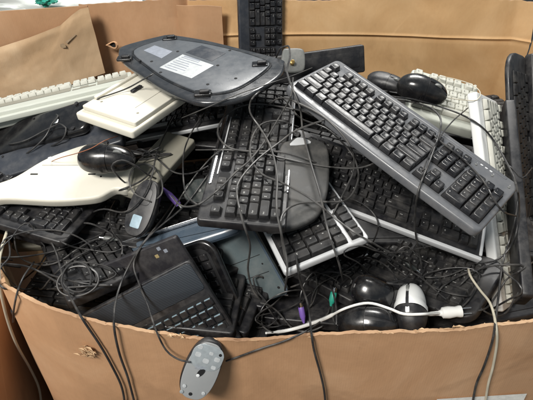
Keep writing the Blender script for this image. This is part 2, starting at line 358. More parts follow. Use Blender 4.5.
def wells(numpad=True):
    w = [(0, 15, 0, 5), (0, 1, 5.35, 6.35), (2, 6, 5.35, 6.35), (6.5, 10.5, 5.35, 6.35), (11, 15, 5.35, 6.35)]
    if numpad: w += [(15.3, 18.3, 5.35, 6.35), (15.3, 18.3, 3, 5), (16.3, 17.3, 1, 2), (15.3, 18.3, 0, 1), (18.6, 22.6, 0, 5)]
    return w
def keyboard(name, label, k, body, kmat, lmat=None, welm=None, th=.022, rad=.008, mx=.012, front=.018, back=.022, numpad=True,
             legends=True, kh=.0085, cat='keyboard', group=None, bev=.004, cols=None, visible=None, drop=.1, extra=None, outline=None, wellz=.0006):
    W, H, P = pose(k)
    t = thing(name, label, cat, P, group)
    out = outline(W, H) if outline else rrect(W, H, rad, 5)
    obj('body', slab(out, -th, 0, bev), M[body], t)
    u = (W-2*mx)/(cols or (22.6 if numpad else 15)); v = (H-front-back)/6.35
    x0, y0 = -W/2+mx, -H/2+front
    bm = bmesh.new()
    for a, b, c, d in wells(numpad):
        if cols: b = min(b, cols)
        if b <= a: continue
        plate(rrect((b-a)*u+.002, (d-c)*v+.002, .0015, 2, x0+(a+b)/2*u, y0+(c+d)/2*v), wellz, bm)
    obj('key_well', bm, M[welm or 'hole'], t, smooth=False)
    ks = []
    for i, (x, y, w, h, l) in enumerate(layout(numpad)):
        if cols and x >= cols-.4: continue
        if cols: w = min(w, cols-x)
        cx, cy = x0+(x+w/2)*u, y0+(y+h/2)*v
        if visible and not visible(cx/W, cy/H): continue
        ks.append((w*u-.0006, h*v-.0006, cx, cy, l))
    ks.sort(key=lambda a: -a[0]*a[1])
    rnd = random.Random(sum(map(ord, k)))
    miss = set(rnd.sample(range(20, len(ks)), 2)) if len(ks) > 60 and name != 'silver_keyboard' else set()
    for i, (w, d, cx, cy, l) in enumerate(ks[:100]):
        if i in miss: continue
        me = key_mesh(w, d, kh, (l if legends else '').strip(), M[kmat], M[lmat or 'legend'])
        o = obj('key', me, None, t, (cx, cy, .0008 + rnd.uniform(-.0004, .0004)), rnd.uniform(-.012, .012))
        if w > 5*u: o.name = 'space_bar'
    if len(ks) > 100:
        bm = bmesh.new()
        for (w, d, cx, cy, l) in ks[100:]:
            n0 = len(bm.verts); bm.from_mesh(key_mesh(w, d, kh, (l if legends else '').strip(), M[kmat], M[lmat or 'legend'])); bm.verts.ensure_lookup_table()
            for vv in bm.verts[n0:]: vv.co += Vector((cx, cy, .0008))
        me = bpy.data.meshes.new('small_keys'); bm.to_mesh(me); bm.free(); me.materials.append(M[kmat]); me.materials.append(M[lmat or 'legend'])
        for p in me.polygons: p.use_smooth = p.material_index == 0
        o = obj('small_keys', me, None, t); o['kind'] = 'stuff'
    if extra: extra(t, W, H)
    return t
def underside(name, label, k, body, th=.022, rad=.008, labels=(), screws=True, groove=True, cat='keyboard', feet=True, bev=.004, group=None):
    W, H, P = pose(k)
    t = thing(name, label, cat, P, group)
    obj('body', slab(rrect(W, H, rad), -th, 0, bev), M[body], t)
    if groove:
        bm = bmesh.new(); o = rrect(W-.03, H-.03, rad); i_ = inset(o, .0025)
        slab(o, -.0005, .0014, .0006, bm, 2); obj('base_panel', bm, M[body], t)
    bm = bmesh.new()
    for sx in (-.42, -.14, .14, .42):
        for sy in (-.36, .36): disc(bm, sx*W, sy*H, .0028, .0012, .0017)
    if screws: obj('screw', bm, M['hole'], t)
    if feet:
        for sx in (-.4, .4):
            for sy in (-.4, .4):
                b2 = bmesh.new(); disc(b2, sx*W+.008, sy*H, .005, .001, .0035); obj('rubber_foot', b2, M['black'], t)
    for (cx, cy, w, h, m) in labels:
        b2 = bmesh.new(); slab(rrect(w*W, h*H, .002, 3, cx*W, cy*H), .0013, .0017, .0001, b2, 1); obj('label', b2, M[m], t)
    return t

# ------------------------------------------------------------------ mice
def mouse_half(x, L, W, narrow=.86):
    s = min(1, abs(2*x/L)); w = W/2*(1-s**2.8)**(1/2.5)
    return w*(1-(1-narrow)*(.5+x/L)) if x > 0 else w
def mouse_z(x, t, L, Hh):
    s = (x/L+.5); prof = (max(0, 1-abs((s-.40)/.62)**2.3))**.62 if s > .40 else (max(0, 1-abs((s-.40)/.42)**2.4))**.6
    return Hh*prof*(max(0, 1-abs(t)**2.6))**.55
def mouse_patch(L, W, Hh, x0, x1, t0, t1, lift=0, nx=16, nt=14, bm=None, closed=True):
    bm = bm or bmesh.new(); V = []
    for i in range(nx+1):
        # cosine spacing to keep the ends round
        a = i/nx; x = x0+(x1-x0)*(.5-.5*math.cos(PI*a)) if (x1-x0) > L*.8 else x0+(x1-x0)*a
        r = []
        for j in range(nt+1):
            t = t0+(t1-t0)*j/nt; tt = math.sin(t*PI/2)
            w = mouse_half(x, L, W)
            r.append(bm.verts.new((x*(1+lift/L), w*tt*(1+lift*2/W), mouse_z(x, tt, L, Hh)+lift)))
        V.append(r)
    for i in range(nx):
        for j in range(nt): bm.faces.new((V[i][j], V[i+1][j], V[i+1][j+1], V[i][j+1]))
    return bm
def mouse(name, label, k, shell, button, base='black', Hh=.036, emblem=None, wheel=True, group=None, split=.07):
    L, W, P = pose(k)
    if k == 'mouse_label': L, W = W, L
    t = thing(name, label, 'computer mouse', P, group)
    b = mouse_patch(L*.985, W*.97, Hh*.97, -L*.49, L*.49, -1, 1, 0, 26, 18)
    bmesh.ops.remove_doubles(b, verts=b.verts[:], dist=1e-5)
    foot = [(x, mouse_half(x, L, W)*.97*s) for s, rg in ((1, range(-12, 13)), (-1, range(12, -13, -1))) for x in [q/12.2*L/2 for q in rg]]
    slab(foot, -.008, .003, .003, b); obj('base', b, M[base], t)
    sh = mouse_patch(L, W, Hh, -L*.499, L*split, -1, 1, .0006, 18, 18); bmesh.ops.remove_doubles(sh, verts=sh.verts[:], dist=1e-5)
    obj('shell', sh, M[shell], t)
    for s in (-1, 1):
        a, b_ = ((.06, .97) if s > 0 else (-.97, -.06))
        obj('button', mouse_patch(L, W, Hh, L*(split+.015), L*.492, a, b_, .0009, 12, 8), M[button], t)
    if wheel:
        bm = bmesh.new(); n = 20; r = .010; x = L*.25; z = mouse_z(x, 0, L, Hh)-.006
        R = [[bm.verts.new((x+rr*math.cos(2*PI*i/n), y, z+rr*math.sin(2*PI*i/n))) for i in range(n)] for y, rr in ((-.003, r*.8), (-.0024, r), (.0024, r), (.003, r*.8))]
        for a, c in zip(R, R[1:]):
            for i in range(n): bm.faces.new((a[i], a[(i+1)%n], c[(i+1)%n], c[i]))
        bm.faces.new(R[0]); bm.faces.new(R[-1]); obj('scroll_wheel', bm, M['smoke'], t)
    if emblem: emblem(t, L, W, Hh)
    return t
def mouse_under(name, label, k, body, rim='black', long_y=True, parts=None, Hh=.028, group=None):
    A, B, P = pose(k)
    W, L = (A, B) if long_y else (B, A)
    t = thing(name, label, 'computer mouse', P if long_y else P @ Matrix.Rotation(PI/2, 4, 'Z'), group)
    out = []
    for i in range(48):
        a = 2*PI*i/48; c, s = math.cos(a), math.sin(a)
        x = W/2*math.copysign(abs(c)**(2/2.7), c); y = L/2*math.copysign(abs(s)**(2/2.5), s)
        out.append((x*(1-.07*max(0, y/L*2)), y))
    obj('shell', slab(out, -Hh, -.0018, .006, botbev=.018, seg=5), M[rim], t)
    obj('base_plate', slab(inset(out, .0022), -.002, 0, .0012), M[body], t)
    if parts: parts(t, W, L)
    return t

# ------------------------------------------------------------------ the carton bin
def panel(bm, pts, thick, nx_per=.012, rough=.004, rim=.003, seed=0, warp=.006):
    """pts: list of (x, y, ztop, zbot) along the panel. Solid corrugated sheet with its outer face on the line."""
    P = []
    for a, b in zip(pts, pts[1:]):
        n = max(1, int(math.hypot(b[0]-a[0], b[1]-a[1])/nx_per))
        for i in range(n): P.append([a[j]+(b[j]-a[j])*i/n for j in range(4)])
    P.append(list(pts[-1]))
    n = len(P); nz = 26; grid = [[], []]
    for i, p in enumerate(P):
        a, b = P[max(0, i-1)], P[min(n-1, i+1)]
        tx, ty = b[0]-a[0], b[1]-a[1]; l = math.hypot(tx, ty) or 1; nx_, ny_ = -ty/l, tx/l
        jag = rim*(noise.noise(Vector((p[0]*38, p[1]*38, seed)))+.6*noise.noise(Vector((p[0]*140, p[1]*140, seed+9))))
        for side in (0, 1):
            col = []
            off = thick*side
            jg = jag + rim*.7*side*noise.noise(Vector((p[0]*90, p[1]*90, seed+30)))
            for k in range(nz+1):
                f = (k/nz)**1.6; z = p[2]+jg*(1-min(1, f*14)) + (p[3]-p[2])*f
                w = warp*noise.noise(Vector((p[0]*4, z*4, seed+p[1]*4)))
                if k == 0 and side == 0: w -= .0012*random.random()
                col.append(bm.verts.new((p[0]+nx_*(off+w), p[1]+ny_*(off+w), z)))
            grid[side].append(col)
    for side in (0, 1):
        G = grid[side]
        for i in range(n-1):
            for k in range(nz):
                q = (G[i][k], G[i][k+1], G[i+1][k+1], G[i+1][k])
                f = bm.faces.new(q if side == 0 else q[::-1]); f.material_index = side
    for i in range(n-1):
        a, b = grid
        f = bm.faces.new((a[i][0], a[i+1][0], b[i+1][0], b[i][0])); f.material_index = 2
        f = bm.faces.new((a[i][nz], b[i][nz], b[i+1][nz], a[i+1][nz]))
    for i in (0, n-1):
        for k in range(nz):
            f = bm.faces.new((grid[0][i][k], grid[1][i][k], grid[1][i][k+1], grid[0][i][k+1])); f.material_index = 2
    return bm
# ------------------------------------------------------------------ camera frame
PITCH = math.radians(35); FOC = 460.
CAM = Vector((0, 0, 1.6)); FW = Vector((0, math.cos(PITCH), -math.sin(PITCH))); UPV = Vector((0, math.sin(PITCH), math.cos(PITCH)))
def ray(x, y): return FW + Vector((1, 0, 0))*((x-266.5)/FOC) + UPV*((200-y)/FOC)
def at(x, y, d): return CAM + ray(x, y)*d
def aty(x, y, Y): r = ray(x, y); return CAM + r*(Y/r.y)

# ------------------------------------------------------------------ setting
bm = bmesh.new(); plate([(-12, -6), (12, -6), (12, 18), (-12, 18)], 0, bm)
struct(obj('floor', bm, M['floor']))

# the bin: rim heights measured along the front
bin_ = bpy.data.objects.new('cardboard_bin', None); C.objects.link(bin_); bin_.location = (.15, 1.05, 0)
tag(bin_, 'big brown cardboard bin holding the heap of keyboards, with a rough cut front rim', 'bin')
CARD = [M['card'], M['cardin'], M['cardedge']]
def part(name, bm, mats, **k):
    o = obj(name, bm, mats, bin_, **k); o.location = -bin_.location; return o
front = []
for px, py, Y in [(0, 285, .565), (22, 297, .545), (50, 309, .525), (100, 323, .508), (150, 333, .50), (200, 340, .497), (250, 341, .496), (300, 337, .497), (350, 335, .50), (400, 333, .503),
                  (440, 331, .507), (480, 326, .512), (533, 321, .52)]:
    p = aty(px, py, Y); front.append((p.x, p.y, p.z, .0))
l = front[-1]; front.append((.84, .58, .965, 0))
part('front_panel', panel(bmesh.new(), front, .0055, .004, rim=.003, seed=3, warp=.005), CARD)
f0 = front[0]
part('left_panel', panel(bmesh.new(), [(-.80, 1.30, 1.02, 0), (-.66, .86, 1.02, 0), (f0[0]+.001, f0[1]+.004, f0[2], 0)], .007, .01, seed=5), CARD)
part('right_panel', panel(bmesh.new(), [(.842, .583, .965, 0), (.90, 1.0, 1.12, 0), (.885, 1.55, 1.262, 0)], .007, .01, seed=8), CARD)
def sheet(fn, nu, nv, th, bm=None):
    bm = bm or bmesh.new(); G = []
    for s in (0, 1):
        G.append([[bm.verts.new(fn(i/nu, j/nv) + Vector((0, th*s, 0))) for j in range(nv+1)] for i in range(nu+1)])
    for s in (0, 1):
        for i in range(nu):
            for j in range(nv):
                f = bm.faces.new((G[s][i][j], G[s][i+1][j], G[s][i+1][j+1], G[s][i][j+1])); f.material_index = 0
    for i in range(nu):
        for j in (0, nv):
            f = bm.faces.new((G[0][i][j], G[0][i+1][j], G[1][i+1][j], G[1][i][j])); f.material_index = 1
    for j in range(nv):
        for i in (0, nu):
            f = bm.faces.new((G[0][i][j], G[0][i][j+1], G[1][i][j+1], G[1][i][j])); f.material_index = 1
    return bm
CIN = [M['cardin'], M['cardedge']]
def back(u, v):
    x = -.262 + 1.142*u; zt = 1.268 - .010*noise.noise(Vector((x*3, 1, 0))) + .004*u
    zc = 1.157 + .006*math.sin(u*5)
    # many rows near the scored fold
    z = .75 + (zc-.75)*min(1, v/.6) if v < .6 else zc + (zt-zc)*(v-.6)/.4
    y = 1.60 + .018*math.sin(u*PI)*(1 if z < zc else .8)
    y += -.004*math.exp(-((z-zc)/.004)**2) + .003*math.exp(-((z-zc+.009)/.006)**2)
    y += (max(0, z-zc)*.22) + .012*noise.noise(Vector((x*3.2, z*4, 2))) + .0035*noise.noise(Vector((x*11, z*12, 2)))
    if u > .96: y -= (u-.96)*.9
    z += .0022*noise.noise(Vector((x*60, 3, 1)))*(v > .99)
    return Vector((x, y, z))
part('back_panel', sheet(back, 160, 150, .007), CIN)
def backleft(u, v):
    x = -.61 + .352*u; z = .8 + (1.262+.012*u-.8)*v
    y = 1.585 + .04*u + .010*noise.noise(Vector((x*5, z*5, 7))) + .02*math.exp(-((u-.98)/.05)**2)
    return Vector((x, y, z + .003*noise.noise(Vector((x*40, 0, 0)))*(v > .99)))
part('back_left_panel', sheet(backleft, 60, 60, .007), [M['card'], M['cardedge']])
def fold(u, v):      # upright folded strip where two panels meet
    a = u*PI*.9; x = -.295 + .15*u; y = 1.598 - .035*math.sin(min(1, u*2.2)*PI*.5) + .01*u
    z = .8 + (1.258+.006*math.sin(u*3)-.8)*v
    return Vector((x, y + .006*noise.noise(Vector((x*8, z*7, 4))), z))
part('folded_flap', sheet(fold, 40, 50, .006), [M['card'], M['cardedge']])
# tall left flap with a paper skin peeling over it
def lpan(u, v):
    x = -.90 + .337*u; z = .86 + (1.279-.008*u-.86)*v
    return Vector((x, 1.40 + .14*u + .010*noise.noise(Vector((x*5, z*5, 17))) + .012*math.sin(v*5), z))
part('side_flap', sheet(lpan, 50, 60, .007), [M['card'], M['cardedge']])
def onl(px, py):    # point on the side flap seen at px, py
    r = ray(px, py); p0 = Vector((-.90, 1.385, 0)); n = Vector((.14, -.337, 0)).normalized()
    return CAM + r*((p0-CAM).dot(n)/r.dot(n))
def skin(u, v):
    top = [(-30, 58), (0, 47), (30, 37), (61, 25), (72, 15), (80, 9), (89, 7)]
    q = u*6; i = min(5, int(q)); f = q-i
    tx, ty = top[i][0]+(top[i+1][0]-top[i][0])*f, top[i][1]+(top[i+1][1]-top[i][1])*f
    bx, by = -30 + 136*u, 118 - 46*u
    p = onl(bx+(tx-bx)*v, by+(ty-by)*v)
    p.y -= .010 + .005*noise.noise(Vector((u*4, v*3, 3))) + .0008*noise.noise(Vector((u*16, v*11, 3))) + .006*math.exp(-((1-v)/.06)**2)*-.6
    return p
part('paper_skin', sheet(skin, 50, 30, .002), [M['cardflap'], M['cardedge']])
def on_skin(px, py):
    best = None
    for i in range(60):
        for j in range(60):
            p = skin(i/60, j/60); d = p-CAM; z = d.dot(FW); x_, y_ = 266.5+FOC*d.x/z, 200-FOC*d.dot(UPV)/z
            e = (x_-px)**2+(y_-py)**2
            if best is None or e < best[0]: best = (e, p)
    return best[1]
bm = bmesh.new(); p, q_ = on_skin(66, 43), on_skin(76, 34); d = (q_-p).normalized(); s = Vector((-d.z, 0, d.x))
bm.faces.new([bm.verts.new(v+Vector((0, -.0035, 0))) for v in (p-s*.0035, q_-s*.0012, q_+s*.0015, p+s*.003)])
p = on_skin(63, 46); bm.faces.new([bm.verts.new(p+Vector((.009*math.cos(k*1.05+.3)*(1+.35*(k % 2)), -.0035, .008*math.sin(k*1.05+.3)))) for k in range(6)])
part('glue_mark', bm, M['tape'], smooth=False)
# curled tongue with a hole in the back left panel
bm = bmesh.new(); c = aty(113, 44, 1.575); n = 18
for i in range(6):
    pass
R = []
for k in range(7):
    a0 = k/6*PI; rr = 1-.25*math.sin(a0)*0; r = []
    for i in range(n+1):
        a = 2*PI*i/n; ro = .0135+.0035*math.cos(a0); 
        r.append(bm.verts.new((c.x+ro*1.25*math.cos(a), c.y-.012-.006*math.sin(a0), c.z+ro*.62*math.sin(a)+.004*math.sin(a*2))))
    R.append(r)
for a, b in zip(R, R[1:]):
    for i in range(n): bm.faces.new((a[i], a[i+1], b[i+1], b[i]))
part('curled_tongue', bm, M['card'])
bm = bmesh.new(); bm.faces.new([bm.verts.new((c.x+.015*math.cos(2*PI*i/n), c.y-.010, c.z+.0075*math.sin(2*PI*i/n)+.002*math.sin(4*PI*i/n))) for i in range(n)])
part('hand_hole', bm, M['hole'])
# torn scab and small dents on the front
def front_y(x):
    for a, b in zip(front, front[1:]):
        if a[0] <= x <= b[0]: return a[1]+(b[1]-a[1])*(x-a[0])/(b[0]-a[0])
    return .5
def onfront(px, py, off=.0):
    Y = .5
    for _ in range(5):
        p = aty(px, py, Y); Y = front_y(p.x)
    p = aty(px, py, Y-off); return p
rnd = random.Random(5)
bm = bmesh.new()
for k in range(30):
    c = onfront(88+rnd.gauss(0, 4.8), 352+rnd.gauss(0, 2.6), .006)
    a = rnd.uniform(-.6, .5); L_ = rnd.uniform(.006, .018); w = rnd.uniform(.0015, .005)
    dx = Vector((math.cos(a), -.25*rnd.random(), math.sin(a)))*L_; dz = Vector((-math.sin(a)*w, -.004*rnd.random(), math.cos(a)*w))
    vs = [bm.verts.new(c+q) for q in (-dx*.5-dz*.3, dx*.1-dz, dx*.5+Vector((0, -.004, 0)), dx*.15+dz, -dx*.4+dz*.6)]
    bm.faces.new(vs)
part('torn_scab', bm, M['cardflap'], smooth=False)
# loose shreds standing on the cut rim
bm = bmesh.new()
for k in range(60):
    px = rnd.choice([rnd.uniform(10, 533), rnd.uniform(395, 480), rnd.uniform(170, 185)]); i = 0
    x = aty(px, 330, .505).x
    z = None
    for a, b in zip(front, front[1:]):
        if a[0] <= x <= b[0]: z = a[2]+(b[2]-a[2])*(x-a[0])/(b[0]-a[0])
    if z is None: continue
    c = Vector((x, front_y(x)+rnd.uniform(0, .007), z-.001)); L_ = rnd.uniform(.002, .012); h = rnd.uniform(.0005, .0028)
    bm.faces.new([bm.verts.new(c+Vector(q)) for q in ((-L_, 0, -.002), (L_, 0, -.002), (L_*.6, -.002, h), (-L_*.2, rnd.uniform(-.002, .002), h*1.4), (-L_*.8, 0, h*.5))])
part('torn_rim_fibres', bm, M['cardflap'], smooth=False)
# white shipping label near the bottom of the frame
bm = bmesh.new(); a, b = onfront(437, 399, .007), onfront(527, 393.5, .007)
c, d = Vector((a.x-.004, a.y, a.z-.10)), Vector((b.x+.004, b.y, b.z-.10))
bm.faces.new([bm.verts.new(v) for v in (c, d, b, a)]); part('paper_label', bm, M['paper'], smooth=False)

# closed carton standing left of the bin
def carton():
    t = bpy.data.objects.new('carton', None); C.objects.link(t); t.location = (-.86, .62, 0); t.rotation_euler = (0, 0, .32)
    tag(t, 'brown carton in the lower left corner, standing beside the big bin', 'carton')
    bm = bmesh.new(); slab(rrect(.56, .62, .008, 3), 0, .86, .006, bm); obj('carton_body', bm, M['card'], t)
    for s in (-1, 1):
        bm = bmesh.new(); slab(rrect(.55, .302, .003, 2, 0, s*.1545), .8605, .8655, .0015, bm); obj('top_flap', bm, M['card'], t)
    bm = bmesh.new(); slab(rrect(.56, .05, .002, 2), .866, .8665, .0002, bm); obj('tape_strip', bm, M['tape'], t)
carton()
# things beyond the bin
def lump(name, label, cat, c, r, sc, mat, seed, amp=.35):
    bm = bmesh.new(); bmesh.ops.create_icosphere(bm, subdivisions=5, radius=1)
    for v in bm.verts:
        p = v.co.copy(); k = 1+amp*noise.noise(p*1.6+Vector((seed, 0, 0)))+amp*.5*abs(noise.noise(p*4.2+Vector((seed, 4, 0))))
        v.co = Vector((p.x*r[0], p.y*r[1], p.z*r[2]))*k
    return tag(obj(name, bm, mat, None, c), label, cat)
lump('plastic_sack', 'pale crumpled plastic sack behind the left edge of the bin', 'sack', at(45, 6, 1.95), (.50, .2, .10), 1, M['sack'], 3)
lump('plastic_wrapper', 'crumpled green plastic wrapper on the pale sack at the top left', 'wrapper', at(46, 1, 1.74), (.030, .02, .012), 1, M['green'], 8, .9)
lump('drink_pouch', 'small blue and white pouch peeking over the bin left of the seam', 'pouch', at(150, -1, 1.64), (.02, .012, .022), 1, M['paleblue'], 5, .5)
for x, y, w, d_, h, rz, lab in ((.7, 3.2, 1.3, 1.0, .75, .05, 'dim cardboard bin standing behind the main bin on the right'),):
    t = bpy.data.objects.new('cardboard_bin', None); C.objects.link(t); t.location = (x, y, 0); t.rotation_euler = (0, 0, rz); tag(t, lab, 'bin')
    bm = bmesh.new(); slab(rrect(w, d_, .01, 3), 0, h, .006, bm); obj('bin_body', bm, M['card'], t)

# ------------------------------------------------------------------ deep layer of the heap
def deep_layer():
    rd = random.Random(4); first = None
    for iy in range(6):
        for ix in range(6):
            y = .705+iy*.155; xl = (-.20, -.34, -.46, -.50, -.50, -.50)[iy]; x = xl+ix*(.60-xl)/5
            z = (.84 if y < .8 else .92 if y < 1.1 else .98)+rd.uniform(-.03, .03)-(.06 if abs(x) > .45 else 0)
            P = Matrix.Translation((x, y, z)) @ Matrix.Rotation(rd.uniform(-.3, .3) if iy == 0 or ix in (0, 5) else rd.uniform(-.8, .8), 4, 'Z') @ Matrix.Rotation(rd.uniform(-.15, .15), 4, 'X') @ Matrix.Rotation(rd.uniform(-.12, .12), 4, 'Y')
            if first is None:
                POSE['deep'] = (.44, .16, (P[0][0], P[0][1], P[0][2], P[1][0], P[1][1], P[1][2], P[2][0], P[2][1], P[2][2]), (x, y, z))
                first = underside('deep_keyboard', 'black keyboard lying face down at the very bottom of the dark gaps', 'deep', 'black', screws=False, feet=False, group='face-down keyboards deep in the heap')
            else:
                c_ = first.copy(); C.objects.link(c_); c_.matrix_world = P
                for ch in first.children:
                    d_ = ch.copy(); C.objects.link(d_); d_.parent = c_
deep_layer()

# ------------------------------------------------------------------ the keyboards
def main_extra(t, W, H):
    bm = bmesh.new(); slab(rrect(W-.05, .008, .004, 4, 0, H/2-.008), -.001, .0008, .0007, bm, 2); obj('top_trim', bm, M['silver'], t)
    b2 = bmesh.new()
    for i, x in enumerate((.355, .390, .425)):
        disc(b2, -W/2+.012+x*1.0, H/2-.026, .0024, 0, .0012)
    obj('status_light', b2, M['smoke'], t)
    b3 = bmesh.new()
    for i, s in enumerate(('1', 'A', 'S')): add_text(b3, s, .0042, -W/2+.0105+.355+.035*i, H/2-.021, .0004, 0)
    obj('light_marking', b3, M['legend'], t)
    b4 = bmesh.new()
    for i in range(3): slab([(x+W/2-.055-.010*i, y+H/2-.017) for x, y in rrect(.006, .0035, .0015, 3)], 0, .0008, .0003, b4, 1)
    obj('brand_mark', b4, M['lightsilver'], t)
def main_outline(W, H):
    return [(x*(1+.004*math.cos(y*12)), y + math.copysign(.004*math.cos(x/W*PI), y)) for x, y in
            [p for a, b2 in zip(rrect(W, H, .013, 6), rrect(W, H, .013, 6)[1:]+rrect(W, H, .013, 6)[:1])
             for p in ([(a[0]+(b2[0]-a[0])*k/8, a[1]+(b2[1]-a[1])*k/8) for k in range(8)] if math.hypot(a[0]-b2[0], a[1]-b2[1]) > .05 else [a])]]
keyboard('silver_keyboard', 'large dark silver keyboard with black keys slanting across the top right of the heap', 'main', 'silver', 'blackkey',
         th=.020, mx=.011, front=.016, back=.030, bev=.005, extra=main_extra, outline=main_outline, kh=.0095)
keyboard('black_keyboard', 'black keyboard with a pale silver front edge lying right under the large silver keyboard', 'under', 'black', 'dullkey', th=.018, front=.020, back=.016,
         extra=lambda t, W, H: [obj('front_trim', slab(rrect(W+.002, .008, .003, 3, 0, -H/2+.003), -.012, .003, .002), M['lightsilver'], t),
                                obj('side_trim', slab(rrect(.006, H-.012, .002, 3, W/2-.002, .004), -.010, .0028, .002), M['lightsilver'], t)])
keyboard('white_framed_keyboard', 'silver-framed keyboard with black keys, its corner poking out below the grey palm rest', 'white', 'lightsilver', 'dullkey', th=.016, mx=.008, front=.009, back=.007, numpad='full')
keyboard('black_keyboard', 'black keyboard in the middle under loops of cable, beside the grey palm rest', 'center', 'black', 'dullkey', th=.02, front=.010, back=.022,
         extra=lambda t, W, H: [obj('side_trim', slab(rrect(W*.66, .0035, .001, 3, W*.02, -H/2+.003), 0, .0022, .0008), M['chrome'], t),
                                obj('volume_strip', slab(rrect(W*.5, .006, .002, 3, -.02, H/2-.008), 0, .0022, .0008), M['chrome'], t),
                                obj('volume_strip', slab(rrect(W*.42, .003, .001, 3, -.01, H/2-.018), 0, .0022, .0008), M['lightsilver'], t)])
def trace(k, key='o', T=None): return TRACE[k][key]
def tpose(k): e = TRACE[k]; return mat44(e['rot'], e['loc'])
t = thing('palm_rest', 'grey rounded palm rest with a shiny silver top end beside the keys in the middle', 'palm rest', tpose('palm'))
o = smooth_outline(TRACE['palm']['o'], 5)
obj('pad', slab(o, -.018, 0, .0065, seg=5), M['palm'], t)
top = TRACE['palm']['o']
q = [top[0], top[1], top[2], top[3], top[4]]; cx = sum(a for a, b in q)/5; cy = sum(b for a, b in q)/5
obj('silver_cap', slab(smooth_outline([(cx-.006+(a-cx)*.42, cy+.002+(b-cy)*.55) for a, b in q], 3), -.004, .0015, .001), M['lightsilver'], t)
keyboard('black_keyboard', 'black keyboard standing upright against the back of the bin, left of centre', 'backup', 'slate', 'blackkey', front=.034, back=.006, kh=.008)
underside('black_keyboard', 'black keyboard on edge behind the top left corner of the large silver keyboard', 'backblack', 'black', rad=.006, screws=False, feet=False)
keyboard('beige_keyboard', 'end of a beige keyboard with beige keys, behind the large silver keyboard at upper right', 'beigeright', 'beigegreen', 'beigekey', 'darklegend', 'dullbeige', th=.028, mx=.006, front=.024, back=.006, numpad=False, cols=8)
keyboard('white_keyboard', 'pale grey keyboard standing on edge just right of the large silver keyboard', 'strip', 'white', 'beigekey', 'darklegend', 'dullbeige', th=.02, front=.032, back=.01)
underside('black_keyboard', 'dark slate keyboard standing on edge between the pale keyboard and the right border', 'slate', 'black', groove=False, screws=False, feet=False)
keyboard('black_keyboard', 'black keyboard with a rounded end standing on end near the upper right corner', 'rightround', 'black', 'dullkey', th=.012, rad=.055, mx=.045, front=.02, back=.02, numpad=False, legends=False, kh=.005)
keyboard('black_keyboard', 'black keyboard standing on end at the far right edge with its key column showing', 'farright', 'black', 'blackkey', front=.008, back=.01)
keyboard('black_keyboard', 'black keyboard with a rounded right end low in the heap behind the white plug', 'ergo', 'black', 'dullkey', rad=.035, th=.02, mx=.030, numpad=False, front=.022, back=.03)
keyboard('black_keyboard', 'black keyboard with its front corner sticking out below the cream keyboard at the left', 'leftblack', 'black', 'blackkey', th=.018, rad=.014, mx=.016, kh=.0075)
def beige_step(t, W, H):
    obj('raised_step', slab(rrect(W-.012, H-.02, .004, 3, 0, .008), 0, .010, .002), M['cream'], t)
    obj('cable_strap', slab(rrect(.010, .032, .003, 3, -.018, -.015), .010, .016, .002), M['black'], t)
t = underside('beige_keyboard', 'upturned cream keyboard with a stepped base and black clip, left of the cable loops', 'beigeback', 'cream', th=.018, rad=.006, groove=False, feet=False)
beige_step(t, *pose('beigeback')[:2])
W_, H_, P_ = pose('beigeback')
obj('side_ridge', slab(rrect(.010, H_*.7, .003, 3, -W_/2+.012, .01), .009, .016, .002), M['cream'], t)
bm = bmesh.new(); slab(rrect(.0012, H_*.55, .0005, 2, .035, .0), .0098, .0104, .0001, bm, 1)
for x, y in ((-.05, -.09), (.055, -.09), (.01, .02)): disc(bm, x, y, .003, .0098, .0106)
obj('moulding_line', bm, M['dullbeige'], t)
keyboard('beige_keyboard', 'long beige keyboard seen edge-on along the cardboard at the left', 'beigelong', 'beigegreen', 'beigekey', 'darklegend', 'dullbeige', th=.040, front=.045, back=.004, kh=.009, visible=lambda x, y: y > .16,
         extra=lambda t, W, H: obj('front_ledge', slab(rrect(W*.96, .016, .003, 3, 0, -H/2-.006), -.024, -.010, .003), M['beigegreen'], t))
underside('black_keyboard', 'glossy black keyboard on its face in the dark below the long beige keyboard', 'glossleft', 'gloss', rad=.02, groove=False, bev=.008, labels=((.30, 0, .03, .12, 'label'),))
underside('black_keyboard', 'slate keyboard edge running from the left border up under the stepped beige keyboard', 'slateleft', 'slate', groove=False, labels=((.12, -.3, .02, .06, 'label'),))
keyboard('black_keyboard', 'black keyboard with thin pale edge peeking out under the stepped cream keyboard', 'undermid', 'black', 'blackkey', th=.014,
         extra=lambda t, W, H: obj('front_trim', slab(rrect(W+.001, .004, .001, 2, 0, -H/2+.001), -.008, .001, .001), M['lightsilver'], t))
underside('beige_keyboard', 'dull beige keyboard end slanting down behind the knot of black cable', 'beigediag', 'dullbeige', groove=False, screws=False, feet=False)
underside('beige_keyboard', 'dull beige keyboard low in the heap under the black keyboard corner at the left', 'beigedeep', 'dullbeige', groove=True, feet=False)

# upturned dark keyboard
T_ = TRACE['ups']; t = thing('upturned_keyboard', 'dark charcoal keyboard lying upside down on the heap, labels on its base', 'keyboard', tpose('ups'))
o = smooth_outline(T_['o'], 5); i_ = smooth_outline(T_['inner'], 5)
obj('body', slab(o, -.014, 0, .006, seg=5), M['upsrim'], t)
bm = bmesh.new(); slab(i_, -.001, .0035, .0022, bm, 3); obj('base_panel', bm, M['under'], t)
bm = bmesh.new(); k = len(i_); io = inset(i_, -.004)
A = [bm.verts.new((x, y, .0012)) for x, y in inset(i_, -.0015)]; B = [bm.verts.new((x, y, .0012)) for x, y in inset(i_, -.005)]
for j in range(k): bm.faces.new((A[j], A[(j+1) % k], B[(j+1) % k], B[j]))
obj('panel_groove', bm, M['gloss'], t)
for nm, kk, mm in (('label', 'small', 'greylabel'), ('label', 'big', 'greypaper'), ('embossed_plate', 'emb', 'slate')):
    obj(nm, slab(T_[kk], .0030, .0040, .0002), M[mm], t)
